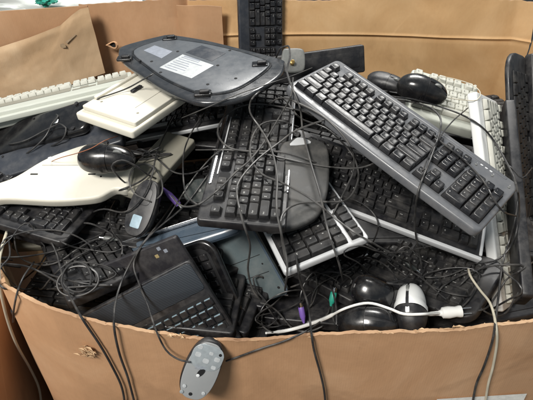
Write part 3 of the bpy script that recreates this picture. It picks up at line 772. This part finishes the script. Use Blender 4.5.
bm = bmesh.new(); b = T_['big']; a0 = Vector(b[0]); e1 = Vector(b[3])-a0; e2 = Vector(b[1])-a0
for r in range(7):
    f = .1+.12*r; w = random.uniform(.3, .8)
    p = [a0+e1*.08+e2*f, a0+e1*w+e2*f, a0+e1*w+e2*(f+.035), a0+e1*.08+e2*(f+.035)]; plate([tuple(v) for v in p], .0042, bm)
p = [a0+e1*.1+e2*.9, a0+e1*.6+e2*.9, a0+e1*.6+e2*.97, a0+e1*.1+e2*.97]; plate([tuple(v) for v in p], .0042, bm)
obj('label_print', bm, M['greylabel'], t, smooth=False)
for (x, y) in T_['feet']:
    f = bmesh.new(); slab(rrect(.034, .020, .003, 3, x, y), .001, .0065, .0015, f); f2 = obj('folding_foot', f, M['gloss'], t)
    f = bmesh.new(); slab(rrect(.020, .009, .003, 3, x+.004, y-.002), .0066, .0125, .002, f); obj('foot_latch', f, M['black'], f2)
bm = bmesh.new()
for (x, y) in T_['holes']: disc(bm, x, y, .0034, .003, .0042)
obj('screw_hole', bm, M['hole'], t)

# cream keyboard shell
T_ = TRACE['whitekb']; t = thing('cream_keyboard', 'cream white keyboard lying face down at the left with a black mouse on it', 'keyboard', tpose('whitekb'))
obj('body', slab(smooth_outline(T_['o'], 4), -.024, 0, .006, seg=5), M['cream'], t)
bm = bmesh.new()
for cx in (-.075, .045): slab(rrect(.016, .0035, .0015, 2, cx, .002), -.0005, .0006, .0002, bm, 1)
disc(bm, .065, -.004, .0022, -.0005, .0006)
obj('moulding_slot', bm, M['hole'], t)
bm = bmesh.new()
for cx, w in ((-.02, .09), (.06, .03)): slab(rrect(w, .0012, .0005, 2, cx, .026), -.0005, .0004, .0001, bm, 1)
obj('base_seam', bm, M['dullbeige'], t)

t = thing('plastic_cover', 'smoky grey plastic cover with a brass screw standing left of the big silver keyboard', 'cover', tpose('cover'))
obj('shell', slab(smooth_outline(TRACE['cover']['o'], 3), -.012, 0, .005, seg=4), M['smoke'], t)
bm = bmesh.new(); disc(bm, -.004, -.010, .0055, 0, .012, 12, .001); obj('brass_screw', bm, M['brass'], t)

# front stack
def sf_extra(t, W, H):
    obj('ribbed_panel', slab(rrect(W-.02, .055, .006, 4, 0, H/2-.036), 0, .0012, .0008), M['hatch'], t)
W_, H_, P_ = pose('stackfront')
t = thing('black_keyboard', 'black keyboard with a ribbed top panel and glinting key rows, leaning on the front rim', 'keyboard', P_)
obj('body', slab(rrect(W_, H_, .012), -.012, 0, .003), M['black'], t)
obj('ribbed_panel', slab(rrect(W_-.010, .058, .008, 4, 0, H_/2-.034), -.001, .0014, .0009), M['hatch'], t)
obj('key_tray', slab(rrect(W_-.020, .114, .002, 3, .004, -H_/2+.060), -.001, .0010, .0005), M['hole'], t)
rnd = random.Random(3); u = .0176
for r in range(6):
    n = 12; y = -H_/2+.011+r*.0182
    for c in range(n):
        x = W_/2-.008-.0095-c*u+(r % 2)*.004
        bm = bmesh.new() if False else None
        o = obj('key', key_mesh(u-.0008, .0150, .0045, '', M['blackkey'], M['legend']), None, t, (x, y, .0009))
    b2 = bmesh.new()
    for c in range(n):
        x = W_/2-.008-.0095-c*u+(r % 2)*.004; w = rnd.uniform(.0045, .0065)
        slab(rrect(w*2, .0014, .0004, 2, x, y+.0077), .0015, .0052, .0003, b2, 1)
    o = obj('painted_key_glints', b2, M['glintblue'], t)  # pale bars paint the light glinting on the rear key edges
W_, H_, P_ = pose('stackicon')
t = thing('dark_keyboard', 'flat dark brown-black keyboard with small gold icons, behind the ribbed keyboard', 'keyboard', P_)
obj('body', slab(rrect(W_, H_, .006), -.012, 0, .003), M['brown'], t)
for j, (x, y) in enumerate(((.122, .088), (.100, .084), (.112, .097))):
    b2 = bmesh.new(); slab(rrect(.0075, .0075, .001, 2, x-.01, y), 0, .0006, .0002, b2, 1); obj('media_key', b2, M['gold' if j == 1 else 'greylabel'], t)
b2 = bmesh.new()
for j in range(4): slab(rrect(.0035, .008, .001, 2, -.045+.0055*j, H_/2-.03), 0, .0005, .0001, b2, 1)
obj('pale_mark', b2, M['label'], t)
W_, H_, P_ = pose('stackcurve')
t = thing('black_keyboard', 'glossy black keyboard with a rounded corner between the icon keyboard and the teal one', 'keyboard', P_)
obj('body', slab(rrect(W_, H_, .035, 8), -.014, 0, .006, seg=5), M['gloss'], t)
obj('inner_tray', slab(rrect(W_-.03, H_-.03, .025, 6), -.001, .0008, .0005), M['hole'], t)
for r in range(5):
    for c in range(3): obj('key', key_mesh(.0168, .0150, .006, '', M['blackkey'], M['legend']), None, t, (W_/2-.03-c*.0176, H_/2-.035-r*.019, .001))
W_, H_, P_ = pose('stackteal')
t = thing('teal_grey_keyboard', 'teal-grey keyboard base with a pale rim, right of the stack at the front', 'keyboard', P_)
obj('body', slab(rrect(W_, H_, .012, 6), -.014, 0, .004, seg=4), M['teal'], t)
bm = bmesh.new(); A = rrect(W_+.0012, H_+.0012, .012, 6); B = inset(A, .003)
a = [bm.verts.new((x, y, -.002)) for x, y in A]; b = [bm.verts.new((x, y, .0006)) for x, y in B]
for j in range(len(A)): bm.faces.new((a[j], a[(j+1) % len(A)], b[(j+1) % len(A)], b[j]))
obj('pale_rim', bm, M['blueslate'], t)
bm = bmesh.new()
for y in (-.028, .012): slab(rrect(W_-.03, .0012, .0004, 2, 0, y), -.0002, .0006, .0002, bm, 1)
disc(bm, W_/2-.02, H_/2-.014, .0022, 0, .0008); disc(bm, W_/2-.02, -.008, .002, 0, .0008); disc(bm, W_/2-.014, -H_/2+.02, .003, 0, .0008)
obj('base_seam', bm, M['hole'], t)
W_, H_, P_ = pose('bluebar')
t = thing('blue_grey_keyboard', 'narrow blue-grey keyboard with a rounded back and bright rim, lying above the front stack', 'keyboard', P_)
obj('body', slab(rrect(W_, H_, .012, 6), -.022, 0, .014, seg=7), M['blueslate'], t)
obj('bright_rim', slab(rrect(W_-.012, .0035, .0012, 3, 0, H_/2-.002), -.004, .0085, .001), M['chrome'], t)
underside('thin_keyboard', 'thin dark keyboard edge just left of the front stack, above the coiled cable', 'thinbar', 'slate', th=.012, groove=False, feet=False, labels=((0, -.40, .8, .03, 'greylabel'),))

# ------------------------------------------------------------------ mice
def em(t, L, W, Hh):
    x = -L*.22; z = mouse_z(x, 0, L, Hh)+.0004; bm = bmesh.new()
    slab(rrect(.014, .007, .002, 3, x, 0), z-.002, z+.0008, .0004, bm, 1); obj('emblem', bm, M['label'], t)
mouse('black_mouse', 'glossy black mouse lying on the cream keyboard at the left', 'mouse_left', 'gloss', 'gloss', Hh=.034)
mouse('black_mouse', 'black mouse resting on the beige keys at the upper right', 'mouse_back', 'gloss', 'gloss')
mouse('black_mouse', 'black mouse half hidden between the beige keys and the back cardboard', 'mouse_back2', 'black', 'black', Hh=.018)
mouse('black_mouse', 'round glossy black mouse sitting against the front rim, left of the white-backed mouse', 'mouse_dome', 'gloss', 'gloss', Hh=.044, wheel=False)
mouse('black_mouse', 'long glossy black mouse above the round one, pointing at the white-backed mouse', 'mouse_black', 'gloss', 'gloss', Hh=.036)
mouse('white_mouse', 'mouse with a white front and black back near the front rim beside the white plug', 'mouse_white', 'black', 'white', Hh=.034, emblem=em, split=-.12)
def lab_parts(t, W, L):
    obj('sticker', slab(rrect(.022, .026, .003, 3, 0, -L*.24), -.0002, .0006, .0002), M['paleblue'], t)
    bm = bmesh.new(); slab(rrect(W*.5, L*.3, .008, 4, 0, L*.2), -.0002, .0008, .0006, bm); obj('battery_door', bm, M['black'], t)
mouse_under('black_mouse', 'black mouse lying upside down with a pale square sticker, below the cable knot', 'mouse_label', 'black', parts=lab_parts)
def grn(t, W, L):
    bm = bmesh.new(); disc(bm, 0, .004, .0035, -.0002, .0008); obj('sensor_window', bm, M['smoke'], t)
mouse_under('small_dark_mouse', 'small dark green-black mouse upside down beside the purple connector', 'mouse_green', 'greenblack', long_y=False, parts=grn)
def hang(t, W, L):
    up = [(x, y) for x, y in rrect(W*.86, L*.40, .018, 6, 0, L*.245)]
    obj('silver_label', slab(up, -.0002, .0008, .0003), M['silverlabel'], t)
    b = bmesh.new()
    for (x, y, r) in ((-.017, .044, .0042), (-.016, .030, .0050), (.000, .022, .0052), (.017, .030, .0048), (.004, .038, .0035), (.016, .014, .0040)):
        slab(rrect(r*2, r*1.7, r*.6, 4, x, y), .0007, .0011, .0001, b, 1)
    obj('label_symbols', b, M['greypaper'], t)
    b = bmesh.new()
    for j in range(5): slab(rrect(.020-.003*(j % 2), .0007, .0002, 1, -.004, .0105-.0018*j), .0007, .0010, .0001, b, 1)
    obj('label_print', b, M['greylabel'], t)
    b = bmesh.new(); slab(smooth_outline([(-.006, -.004), (-.003, .004), (.004, .006), (.005, .000), (.001, -.008), (-.005, -.009)], 4), -.0003, .0012, .0003, b, 1); obj('sensor_hole', b, M['hole'], t)
    b = bmesh.new(); disc(b, -.0035, -.0075, .0030, .0010, .0022); obj('sensor_lens', b, M['label'], t)
    for (x, y, m) in ((-.018, -.034, 'greypaper'), (.017, -.038, 'greypaper'), (-.019, -.046, 'silverlabel'), (.019, .040, 'hole')):
        b = bmesh.new(); disc(b, x, y, .0034 if m != 'hole' else .0026, 0, .0016); obj('glide_pad' if m != 'hole' else 'screw', b, M[m], t)
    b = bmesh.new(); disc(b, -.0035, -.046, .0032, 0, .0010); obj('screw', b, M['hole'], t)
mouse_under('hanging_mouse', 'grey mouse hanging by its cable over the front of the bin, silver label facing out', 'hangmouse', 'mousegrey', parts=hang)

# ------------------------------------------------------------------ buried keyboards that close the gaps
for i, (x, y, z, rz, tx, ty) in enumerate(((-.20, .76, .90, -.25, .1, 0), (.10, .73, .80, -.2, .06, .05), (.48, .75, .76, .2, .1, -.1), (-.45, .95, .98, 1.2, .0, .1), (-.05, .98, 1.00, .2, .1, 0),
                                            (.40, 1.00, .98, -.5, .05, 0), (.70, .95, .90, 1.4, 0, .1), (-.40, 1.25, 1.04, .1, .12, 0), (.10, 1.28, 1.06, -.2, .1, 0), (.55, 1.28, 1.02, .3, .1, 0),
                                            (-.05, .80, .90, 1.3, .1, 0), (.25, .86, .88, .9, 0, .1), (-.15, 1.15, 1.08, .5, .1, .05), (.35, 1.16, 1.08, -.4, .1, 0),
      (-.42, .79, .97, 2.18, 0, .05), (-.27, .65, .92, -.12, .05, 0), (-.30, .80, .985, -.15, .1, .05), (-.10, 1.22, 1.14, .35, .5, 0), (.16, 1.16, 1.13, -.5, .45, 0), (.28, 1.02, 1.06, -.55, .2, 0), (-.34, 1.08, 1.10, .5, .2, 0), (-.16, 1.06, 1.10, -.2, .5, 0))):
    POSE['b%d' % i] = (.44, .15, None, None)
    P = Matrix.Translation((x, y, z)) @ Matrix.Rotation(rz, 4, 'Z') @ Matrix.Rotation(tx, 4, 'X') @ Matrix.Rotation(ty, 4, 'Y')
    if i == 0:
        _p = pose; pose = lambda k: (POSE[k][0], POSE[k][1], P) if POSE[k][2] is None else _p(k)
    if i < 1:
        src = keyboard('buried_keyboard', 'black keyboard buried deep in the dark gaps of the heap', 'b0', 'black', 'dullkey', numpad=False, group='black keyboards buried in the heap')
    else:
        c_ = src.copy(); C.objects.link(c_); c_.matrix_world = P
        for ch in src.children:
            d_ = ch.copy(); C.objects.link(d_); d_.parent = c_

# ------------------------------------------------------------------ cables
def catmull(P, step):
    out = []; P = [P[0]*2-P[1]] + P + [P[-1]*2-P[-2]]
    for i in range(1, len(P)-2):
        p0, p1, p2, p3 = P[i-1:i+3]; n = max(1, int((p2-p1).length/step))
        for s in range(n):
            t = s/n; out.append(.5*((2*p1)+(-p0+p2)*t+(2*p0-5*p1+4*p2-p3)*t*t+(-p0+3*p1-3*p2+p3)*t**3))
    out.append(P[-2]); return out
def tube(bm, pts, r, n=8, cap=True):
    T = [(pts[min(i+1, len(pts)-1)]-pts[max(i-1, 0)]).normalized() for i in range(len(pts))]
    nrm = T[0].orthogonal().normalized(); R = []
    for i, p in enumerate(pts):
        nrm = (nrm - T[i]*nrm.dot(T[i])).normalized(); b = T[i].cross(nrm)
        rr = r[i] if isinstance(r, list) else r
        R.append([bm.verts.new(p+(nrm*math.cos(2*PI*j/n)+b*math.sin(2*PI*j/n))*rr) for j in range(n)])
    for a, b in zip(R, R[1:]):
        for j in range(n): bm.faces.new((a[j], a[(j+1) % n], b[(j+1) % n], b[j]))
    if cap: bm.faces.new(R[0][::-1]); bm.faces.new(R[-1])
bpy.context.view_layer.update()
_dep = bpy.context.evaluated_depsgraph_get()
def hit(x, y):
    r = ray(x, y); l = r.length
    ok, loc, *_ = S.ray_cast(_dep, CAM, r/l, distance=4)
    return (loc-CAM).dot(FW) if ok else 1.5
def drape(px, lift, slope=.0028, sink=True):
    P = catmull([Vector((a[0], a[1], 0)) for a in px], 4)
    n = len(P); D0 = [min(hit(p.x, p.y), 1.6) for p in P]
    D = [min(D0[max(0, i-1):i+2]) for i in range(n)]
    acc = [0]
    for a, b in zip(P, P[1:]): acc.append(acc[-1]+(b-a).length)
    E = []
    for i in range(n):
        v = 9
        for j in range(max(0, i-70), min(n, i+71)): v = min(v, D[j]+slope*abs(acc[i]-acc[j]))
        E.append(v)
    for _ in range(14): E = [E[0]]+[(E[i-1]+2*E[i]+E[i+1])/4 for i in range(1, n-1)]+[E[-1]]
    out = []
    for i in range(n):    # free ends dive down between the things around them
        e = min(acc[i], acc[-1]-acc[i]); k = max(0, 1-e/14) if sink else 0
        out.append(at(P[i].x, P[i].y, min(E[i], D[i])-lift+.05*k*k))
    return out
def cable(label, px, r=.0021, mat='cable', lift=None, name='cable', cat='cable', slope=.0028):
    pts = drape(px, r*1.5+(lift or 0)*.7, slope, 'hanging mouse' not in label); pts = catmull(pts, .006)
    bm = bmesh.new(); tube(bm, pts, r); 
    return tag(obj(name, bm, M[mat]), label, cat)
CB = [
 ('dark cable hanging over the front rim, passing closest to the torn scab', [(48, 236), (56, 252), (61, 270), (68, 292), (82, 318), (100, 345), (113, 368), (122, 388), (126, 412)], .0024, 'cable', .002),
 ('dark cable over the ribbed keyboard, going straight down the front left of the bin', [(178, 196), (166, 214), (152, 232), (137, 252), (124, 276), (116, 300), (114, 325), (119, 352), (128, 378), (137, 412)], .0024, 'cable', .003),
 ('dark cable over the ribbed keyboard, down to the left side of the hanging mouse', [(208, 175), (185, 205), (150, 236), (134, 262), (140, 286), (148, 306), (156, 330), (166, 350), (178, 359), (190, 362)], .0019, 'cable', .003),
 ('dark cable from the right side of the hanging mouse up to the rim', [(226, 361), (240, 356), (262, 348), (284, 341), (306, 331), (320, 322)], .0019, 'cable', .001),
 ('dark cable dropping over the front rim right of the hanging mouse', [(296, 255), (300, 280), (308, 305), (311, 330), (314, 350), (320, 372), (324, 390), (326, 412)], .0024, 'cable', .001),
 ('cream cable curling from below the silver keyboard over the rim at the right', [(468, 262), (470, 275), (480, 290), (490, 303), (495, 320), (497, 340), (493, 366), (488, 385), (484, 412)], .0026, 'creamcable', .003),
 ('dark cable running down beside the cream cable over the rim at the right', [(520, 190), (514, 225), (503, 262), (498, 300), (495, 325), (492, 342), (484, 366), (476, 385), (471, 412)], .0024, 'cable', .001),
 ('cream cable bending down the left corner of the bin', [(8, 228), (3, 244), (-1, 262), (0, 286), (7, 318), (17, 345), (30, 368), (39, 388), (42, 412)], .0032, 'creamcable', .002),
 ('short dark cable crossing the front rim near the left corner', [(34, 262), (24, 276), (18, 290), (14, 308), (13, 322)], .0020, 'cable', .001),
 ('dark cable making a wide loop around the keys of the upturned middle keyboard', [(312, 116), (296, 110), (257, 104), (235, 109), (222, 120), (218, 134), (228, 147), (246, 151), (280, 152), (309, 160), (322, 166)], .0023, 'greycable', .010),
 ('grey cable in an S-bend in front of the middle keyboard', [(264, 88), (252, 99), (250, 112), (260, 128), (271, 148), (277, 176), (277, 211), (287, 262), (285, 290)], .0023, 'greycable', .014),
 ('grey cable coming down left from the smoky cover across the middle keyboard', [(293, 78), (291, 96), (280, 116), (264, 142), (250, 160), (236, 172), (220, 188), (199, 204), (182, 206), (172, 196)], .0021, 'greycable', .006),
 ('grey cable slanting from the palm rest down across the middle keys', [(330, 118), (297, 130), (280, 142), (257, 160), (240, 180), (237, 195), (243, 222), (250, 245), (248, 270), (254, 292), (266, 304)], .0023, 'greycable', .012),
 ('grey cable curling round the lower middle keys', [(298, 127), (280, 121), (262, 124), (252, 138), (251, 158), (262, 174), (280, 182), (300, 192), (318, 204), (348, 228), (385, 250), (409, 263)], .0022, 'greycable', .008),
 ('grey cable running straight down past the silver end of the palm rest', [(284, 62), (290, 82), (300, 108), (303, 132), (311, 164), (321, 198), (328, 231), (338, 260), (343, 280)], .0023, 'greycable', .010),
 ('grey cable sweeping in a big arc round the right of the palm rest', [(270, 92), (285, 100), (300, 118), (325, 128), (342, 142), (355, 160), (358, 180), (346, 200), (318, 202), (297, 204), (283, 214), (281, 232), (287, 268)], .0023, 'greycable', .008),
 ('second grey cable arcing inside the big arc right of the palm rest', [(262, 110), (280, 98), (300, 104), (328, 120), (350, 146), (354, 168), (347, 186), (338, 204), (330, 220)], .0021, 'greycable', .006),
 ('thin grey cable crossing the palm rest from left to right', [(196, 150), (230, 150), (264, 154), (300, 162), (330, 167), (358, 168), (378, 162)], .0018, 'greycable', .004),
 ('black cable lying across the middle of the big silver keyboard and hanging below it', [(398, 100), (420, 104), (436, 112), (441, 126), (431, 158), (418, 192), (415, 225), (420, 258), (424, 275)], .0022, 'cable', .002),
 ('black cable looping round the right end of the big silver keyboard', [(388, 96), (420, 101), (460, 114), (485, 130), (503, 156), (516, 184), (519, 212), (514, 240), (500, 258), (481, 263), (462, 262)], .0022, 'cable', .003),
 ('black cable running down the numpad side of the silver keyboard', [(428, 128), (440, 141), (464, 160), (484, 182), (494, 200), (504, 212), (516, 216)], .0020, 'cable', .001),
 ('thin black cable crossing the keys left of the numpad', [(468, 108), (452, 122), (438, 140), (428, 158), (420, 178)], .0016, 'cable', .001),
 ('cable ring hanging round the upturned mouse with the sticker', [(160, 206), (147, 200), (134, 193), (129, 180), (134, 168), (146, 164), (156, 170), (162, 182), (161, 195), (150, 203)], .0019, 'greycable', .005),
 ('black cable coming down left from the upturned keyboard past the black mouse', [(176, 112), (168, 128), (157, 152), (152, 175), (142, 198), (125, 212), (104, 209), (88, 214)], .0021, 'cable', .006),
 ('black cable going down right of the cable knot to the small dark mouse', [(208, 108), (194, 128), (185, 148), (183, 168), (185, 190), (192, 201), (203, 207)], .0019, 'cable', .004),
 ('black cable from the cable knot to the right over the gap', [(142, 150), (156, 158), (170, 170), (182, 174), (196, 172), (212, 164)], .0019, 'cable', .006),
 ('grey cable making a wide arc below the black keyboard corner at the left', [(14, 232), (16, 248), (22, 259), (40, 265), (58, 262), (76, 250), (94, 240), (112, 236)], .0019, 'greycable', .006),
 ('dark cable dangling left of the coil under the left keyboards', [(38, 238), (46, 250), (40, 264), (30, 274), (20, 282)], .0019, 'cable', .004),
 ('black cable crossing above the coil towards the thin keyboard', [(52, 236), (70, 246), (92, 250), (112, 252), (132, 244)], .0018, 'cable', .005),
 ('grey cable looping low in front of the teal keyboard', [(252, 303), (266, 304), (278, 312), (290, 326), (300, 331), (314, 330), (330, 322)], .0021, 'greycable', .004),
 ('pale grey cable loop near the green connector', [(275, 306), (264, 312), (262, 324), (272, 332), (290, 330), (310, 322), (326, 316), (331, 303)], .0020, 'greycable', .006),
 ('dark cable arching over the long glossy mouse', [(345, 262), (362, 258), (380, 262), (392, 272), (402, 290)], .0019, 'cable', .004),
 ('dark cable rising from the green connector towards the palm rest', [(333, 290), (338, 276), (350, 268), (362, 258), (374, 240), (378, 222), (366, 206), (345, 196)], .0019, 'cable', .005),
 ('black cable stretched over the black keyboards left of the white plug', [(360, 240), (386, 256), (406, 268), (424, 280), (442, 296), (456, 306)], .0022, 'cable', .004),
 ('dark cable curling below the silver-edged keyboard corner', [(405, 270), (424, 277), (446, 276), (466, 268), (480, 262)], .0019, 'cable', .004),
 ('black cable arching from the brass screw cover to the left over the upturned keyboard', [(276, 58), (281, 48), (288, 46), (290, 56), (287, 72), (292, 90)], .0022, 'cable', .003),
 ('thin pale cable running left from the smoky cover under the silver keyboard', [(312, 68), (292, 76), (262, 86), (236, 95), (206, 108), (182, 118)], .0014, 'greycable', .004),
 ('black cable curving above the beige keys at the upper right', [(432, 76), (450, 78), (470, 84), (480, 92), (477, 100), (462, 100), (448, 98)], .0011, 'creamcable', .001),
 ('dark cable crossing the standing keyboards at the right', [(532, 168), (522, 178), (512, 168), (500, 160)], .0016, 'cable', .004),
 ('dark cable low at the right in front of the standing keyboards', [(533, 262), (518, 272), (506, 280), (496, 296), (486, 308), (470, 312)], .0020, 'cable', .004),
 ('black cable over the left glossy keyboards towards the beige end', [(20, 158), (34, 148), (46, 136), (52, 124), (58, 116), (50, 112)], .0022, 'cable', .003),
 ('black cable bundle bending round at the left under the long beige keyboard', [(0, 146), (24, 141), (46, 130), (60, 124), (66, 128), (62, 140), (44, 150)], .0022, 'cable', .002),
 ('black cable running from the clip on the stepped cream keyboard up under the charcoal one', [(92, 104), (100, 98), (112, 94), (128, 88), (146, 78), (160, 70)], .0019, 'cable', .001),
 ('thin orange-brown wire along the top edge of the cream keyboard', [(46, 164), (60, 158), (78, 153), (92, 148), (104, 141), (118, 136)], .0010, 'redwire', .003),
 ('black cable passing left of the upturned mouse with the sticker', [(118, 196), (110, 212), (112, 230), (122, 246), (120, 262)], .0018, 'cable', .004),
 ('grey cable rising from the blue-grey keyboard past the small dark mouse', [(150, 236), (164, 222), (174, 208), (188, 186), (200, 170), (218, 152), (240, 142)], .0018, 'greycable', .003),
]
for lab, px, r, m, lf in CB: cable(lab, px, r*.86, m, lf)

# coiled cable in the dark at the left
c0 = at(79, 282, hit(79, 282)-.004); pts = []
for i in range(120):
    a = i*.145; rad = .031+.0035*math.sin(i*.061)+.0012*math.sin(i*.33)
    pts.append(c0 + Vector((math.cos(a)*rad*(1+.12*math.sin(i*.05)), math.sin(a)*rad*.72, math.sin(a)*rad*.5 + .0015*math.sin(a*1.1+i*.05)+.00012*i)))
bm = bmesh.new(); tube(bm, pts, .0019)
tag(obj('coiled_cable', bm, M['cable']), 'coiled black cable lying in the dark behind the front rim at the left', 'cable')
# knot above the upturned mouse
rnd = random.Random(9); c0 = at(147, 155, hit(147, 155)-.012); pts = []
for i in range(26): pts.append(c0+Vector((rnd.gauss(0, .016), rnd.gauss(0, .010), abs(rnd.gauss(0, .008)))))
bm = bmesh.new(); tube(bm, catmull(pts, .003), .0019)
tag(obj('cable_knot', bm, M['cable']), 'tight knot of black cable at the right end of the mouse on the cream keyboard', 'cable')

# white power cord with its plug
wt = tag(bpy.data.objects.new('power_cord', None), 'white power cord with a two-pin plug lying along the front rim', 'power cord'); C.objects.link(wt)
pts = drape([(266, 333), (284, 331), (304, 326), (326, 318), (346, 308), (368, 303), (388, 308), (404, 314), (424, 314), (441, 313)], .008, sink=False)
pts = catmull(pts[::2]+[pts[-1]], .006); wt.location = pts[0]
def wpart(name, bm, m, par=None):
    o = obj(name, bm, M[m], par or wt); o.location = -Vector(wt.location) if par is None else (0, 0, 0); return o
bm = bmesh.new(); n = len(pts)
tube(bm, pts, [(.0036 if .05 < i/n < .45 else .0024) for i in range(n)]); wpart('cord', bm, 'whitecable')
e = at(441, 313, (pts[-1]-CAM).dot(FW)); e2 = at(470, 310.5, (pts[-1]-CAM).dot(FW)-.004); ax = (e2-e); Lp = ax.length; ax.normalize()
bm = bmesh.new(); seq = [(-.55, .0030), (-.35, .0040), (-.1, .0044), (.0, .0060), (.05, .0100), (.25, .0112), (.5, .0095), (.62, .0108), (.70, .0108), (.72, .006)]
tube(bm, [e+ax*Lp*a for a, r in seq], [r for a, r in seq], 12); plug = wpart('plug', bm, 'whitecable')
sd = ax.cross(FW).normalized()
for s in (-1, 1):
    bm = bmesh.new(); tube(bm, [e+ax*Lp*.7+sd*s*.005, e+ax*Lp*1.05+sd*s*.005], .0013, 6); wpart('prong', bm, 'chrome', plug)

# PS/2 style plugs and small connectors
def conn(name, label, p, q, mat, lift=.006, r=.0052):
    d = min(hit(*p), hit(*q))-lift; a, b = at(p[0], p[1], d), at(q[0], q[1], d); ax = (b-a).normalized(); L_ = (b-a).length
    t = bpy.data.objects.new(name, None); C.objects.link(t); t.location = a; tag(t, label, 'connector')
    bm = bmesh.new(); seq = [(0, .35), (.12, .5), (.3, .8), (.42, 1), (.95, 1), (1, .9)]
    tube(bm, [ax*L_*s for s, k in seq], [r*k for s, k in seq], 14); o = obj('grip', bm, M[mat], t)
    bm = bmesh.new(); tube(bm, [ax*L_*.98, ax*(L_+.009)], r*.72, 14, False); obj('metal_collar', bm, M['chrome'], t)
conn('purple_connector', 'purple keyboard connector among the cables left of the middle', (163, 188), (179, 205), 'purple', .075, .0068)
conn('green_connector', 'green mouse connector in the dark above the white cord', (331, 306), (334, 292), 'green', .018, .0070)
conn('purple_connector', 'dark purple connector just above the white cord, left of the green one', (304, 323), (301, 307), 'purple', .014, .0062)
conn('usb_connector', 'small brass-ended connector at the lower corner of the teal keyboard', (298, 296), (288, 295), 'black', .006, .0040)
conn('grey_connector', 'pale connector lying above the blue-grey keyboard at the left', (118, 240), (104, 238), 'smoke', .008, .0050)
conn('usb_connector', 'small pale connector below the corner of the silver-framed keyboard', (405, 262), (416, 270), 'greenblack', .008, .0045)
conn('usb_connector', 'silver-tipped plug above the long glossy mouse', (352, 262), (364, 256), 'black', .008, .0045)

# thin cables nobody could count, in the gaps of the heap
rnd = random.Random(21); bm = bmesh.new()
for (x0, x1, y0, y1, n, sp) in ((120, 190, 160, 200, 2, 60), (5, 105, 222, 290, 8, 74), (262, 345, 272, 328, 11, 56), (350, 430, 245, 285, 2, 60), (430, 515, 265, 316, 5, 60),
                                (395, 440, 250, 285, 2, 40)):
    for i in range(n):
        x, y = rnd.uniform(x0, x1), rnd.uniform(y0, y1); a = rnd.uniform(0, 2*PI); P = []; turn = rnd.uniform(-.55, .55)
        for k in range(rnd.randint(5, 8)):
            P.append((x, y)); a += turn+rnd.gauss(0, .08); x += math.cos(a)*sp*.4; y += math.sin(a)*sp*.26
            if y > y1: a = -a; y = y1-.1*(y-y1)
            if y < y0: a = -a; y = y0+.1*(y0-y)
            if not x0-8 < x < x1+8: a = PI-a; x = min(max(x, x0-8), x1+8)
        q = drape(P, .003+rnd.random()*.006, .0018); tube(bm, catmull(q[::3]+[q[-1]], .006) if len(q) > 6 else q, rnd.choice([.0013, .0016, .0019]), 7)
o = obj('cable_tangle', bm, M['cable']); o['kind'] = 'stuff'; o['label'] = 'tangle of thin black cables in the gaps of the heap'

# ------------------------------------------------------------------ light and camera
w = bpy.data.worlds.new('World'); S.world = w; w.use_nodes = True
w.node_tree.nodes['Background'].inputs[0].default_value = (.80, .92, 1, 1); w.node_tree.nodes['Background'].inputs[1].default_value = .26
def area(name, loc, target, size, sy, power, col):
    l = bpy.data.lights.new(name, 'AREA'); l.shape = 'RECTANGLE'; l.size = size; l.size_y = sy; l.energy = power; l.color = col
    o = bpy.data.objects.new(name, l); C.objects.link(o); o.location = loc
    o.rotation_euler = (Vector(target)-Vector(loc)).to_track_quat('-Z', 'Y').to_euler(); return o
area('ceiling_lamp', (.5, 2.3, 3.6), (.1, .9, 1.0), 1.6, .6, 100, (1, .98, .94))
area('ceiling_lamp', (-1.2, -.9, 3.3), (.1, .9, 1.0), .9, .7, 132, (1, .96, .90))
cd = bpy.data.cameras.new('camera'); cam = bpy.data.objects.new('camera', cd); C.objects.link(cam)
cam.location = CAM; cam.rotation_euler = (math.radians(55), 0, 0)
cd.sensor_width = 36; cd.lens = 36*FOC/533; cd.clip_end = 100; cd.clip_start = .02
S.camera = cam
S.view_settings.view_transform = 'Standard'; S.view_settings.look = 'None'; S.view_settings.exposure = 0; S.view_settings.gamma = 1
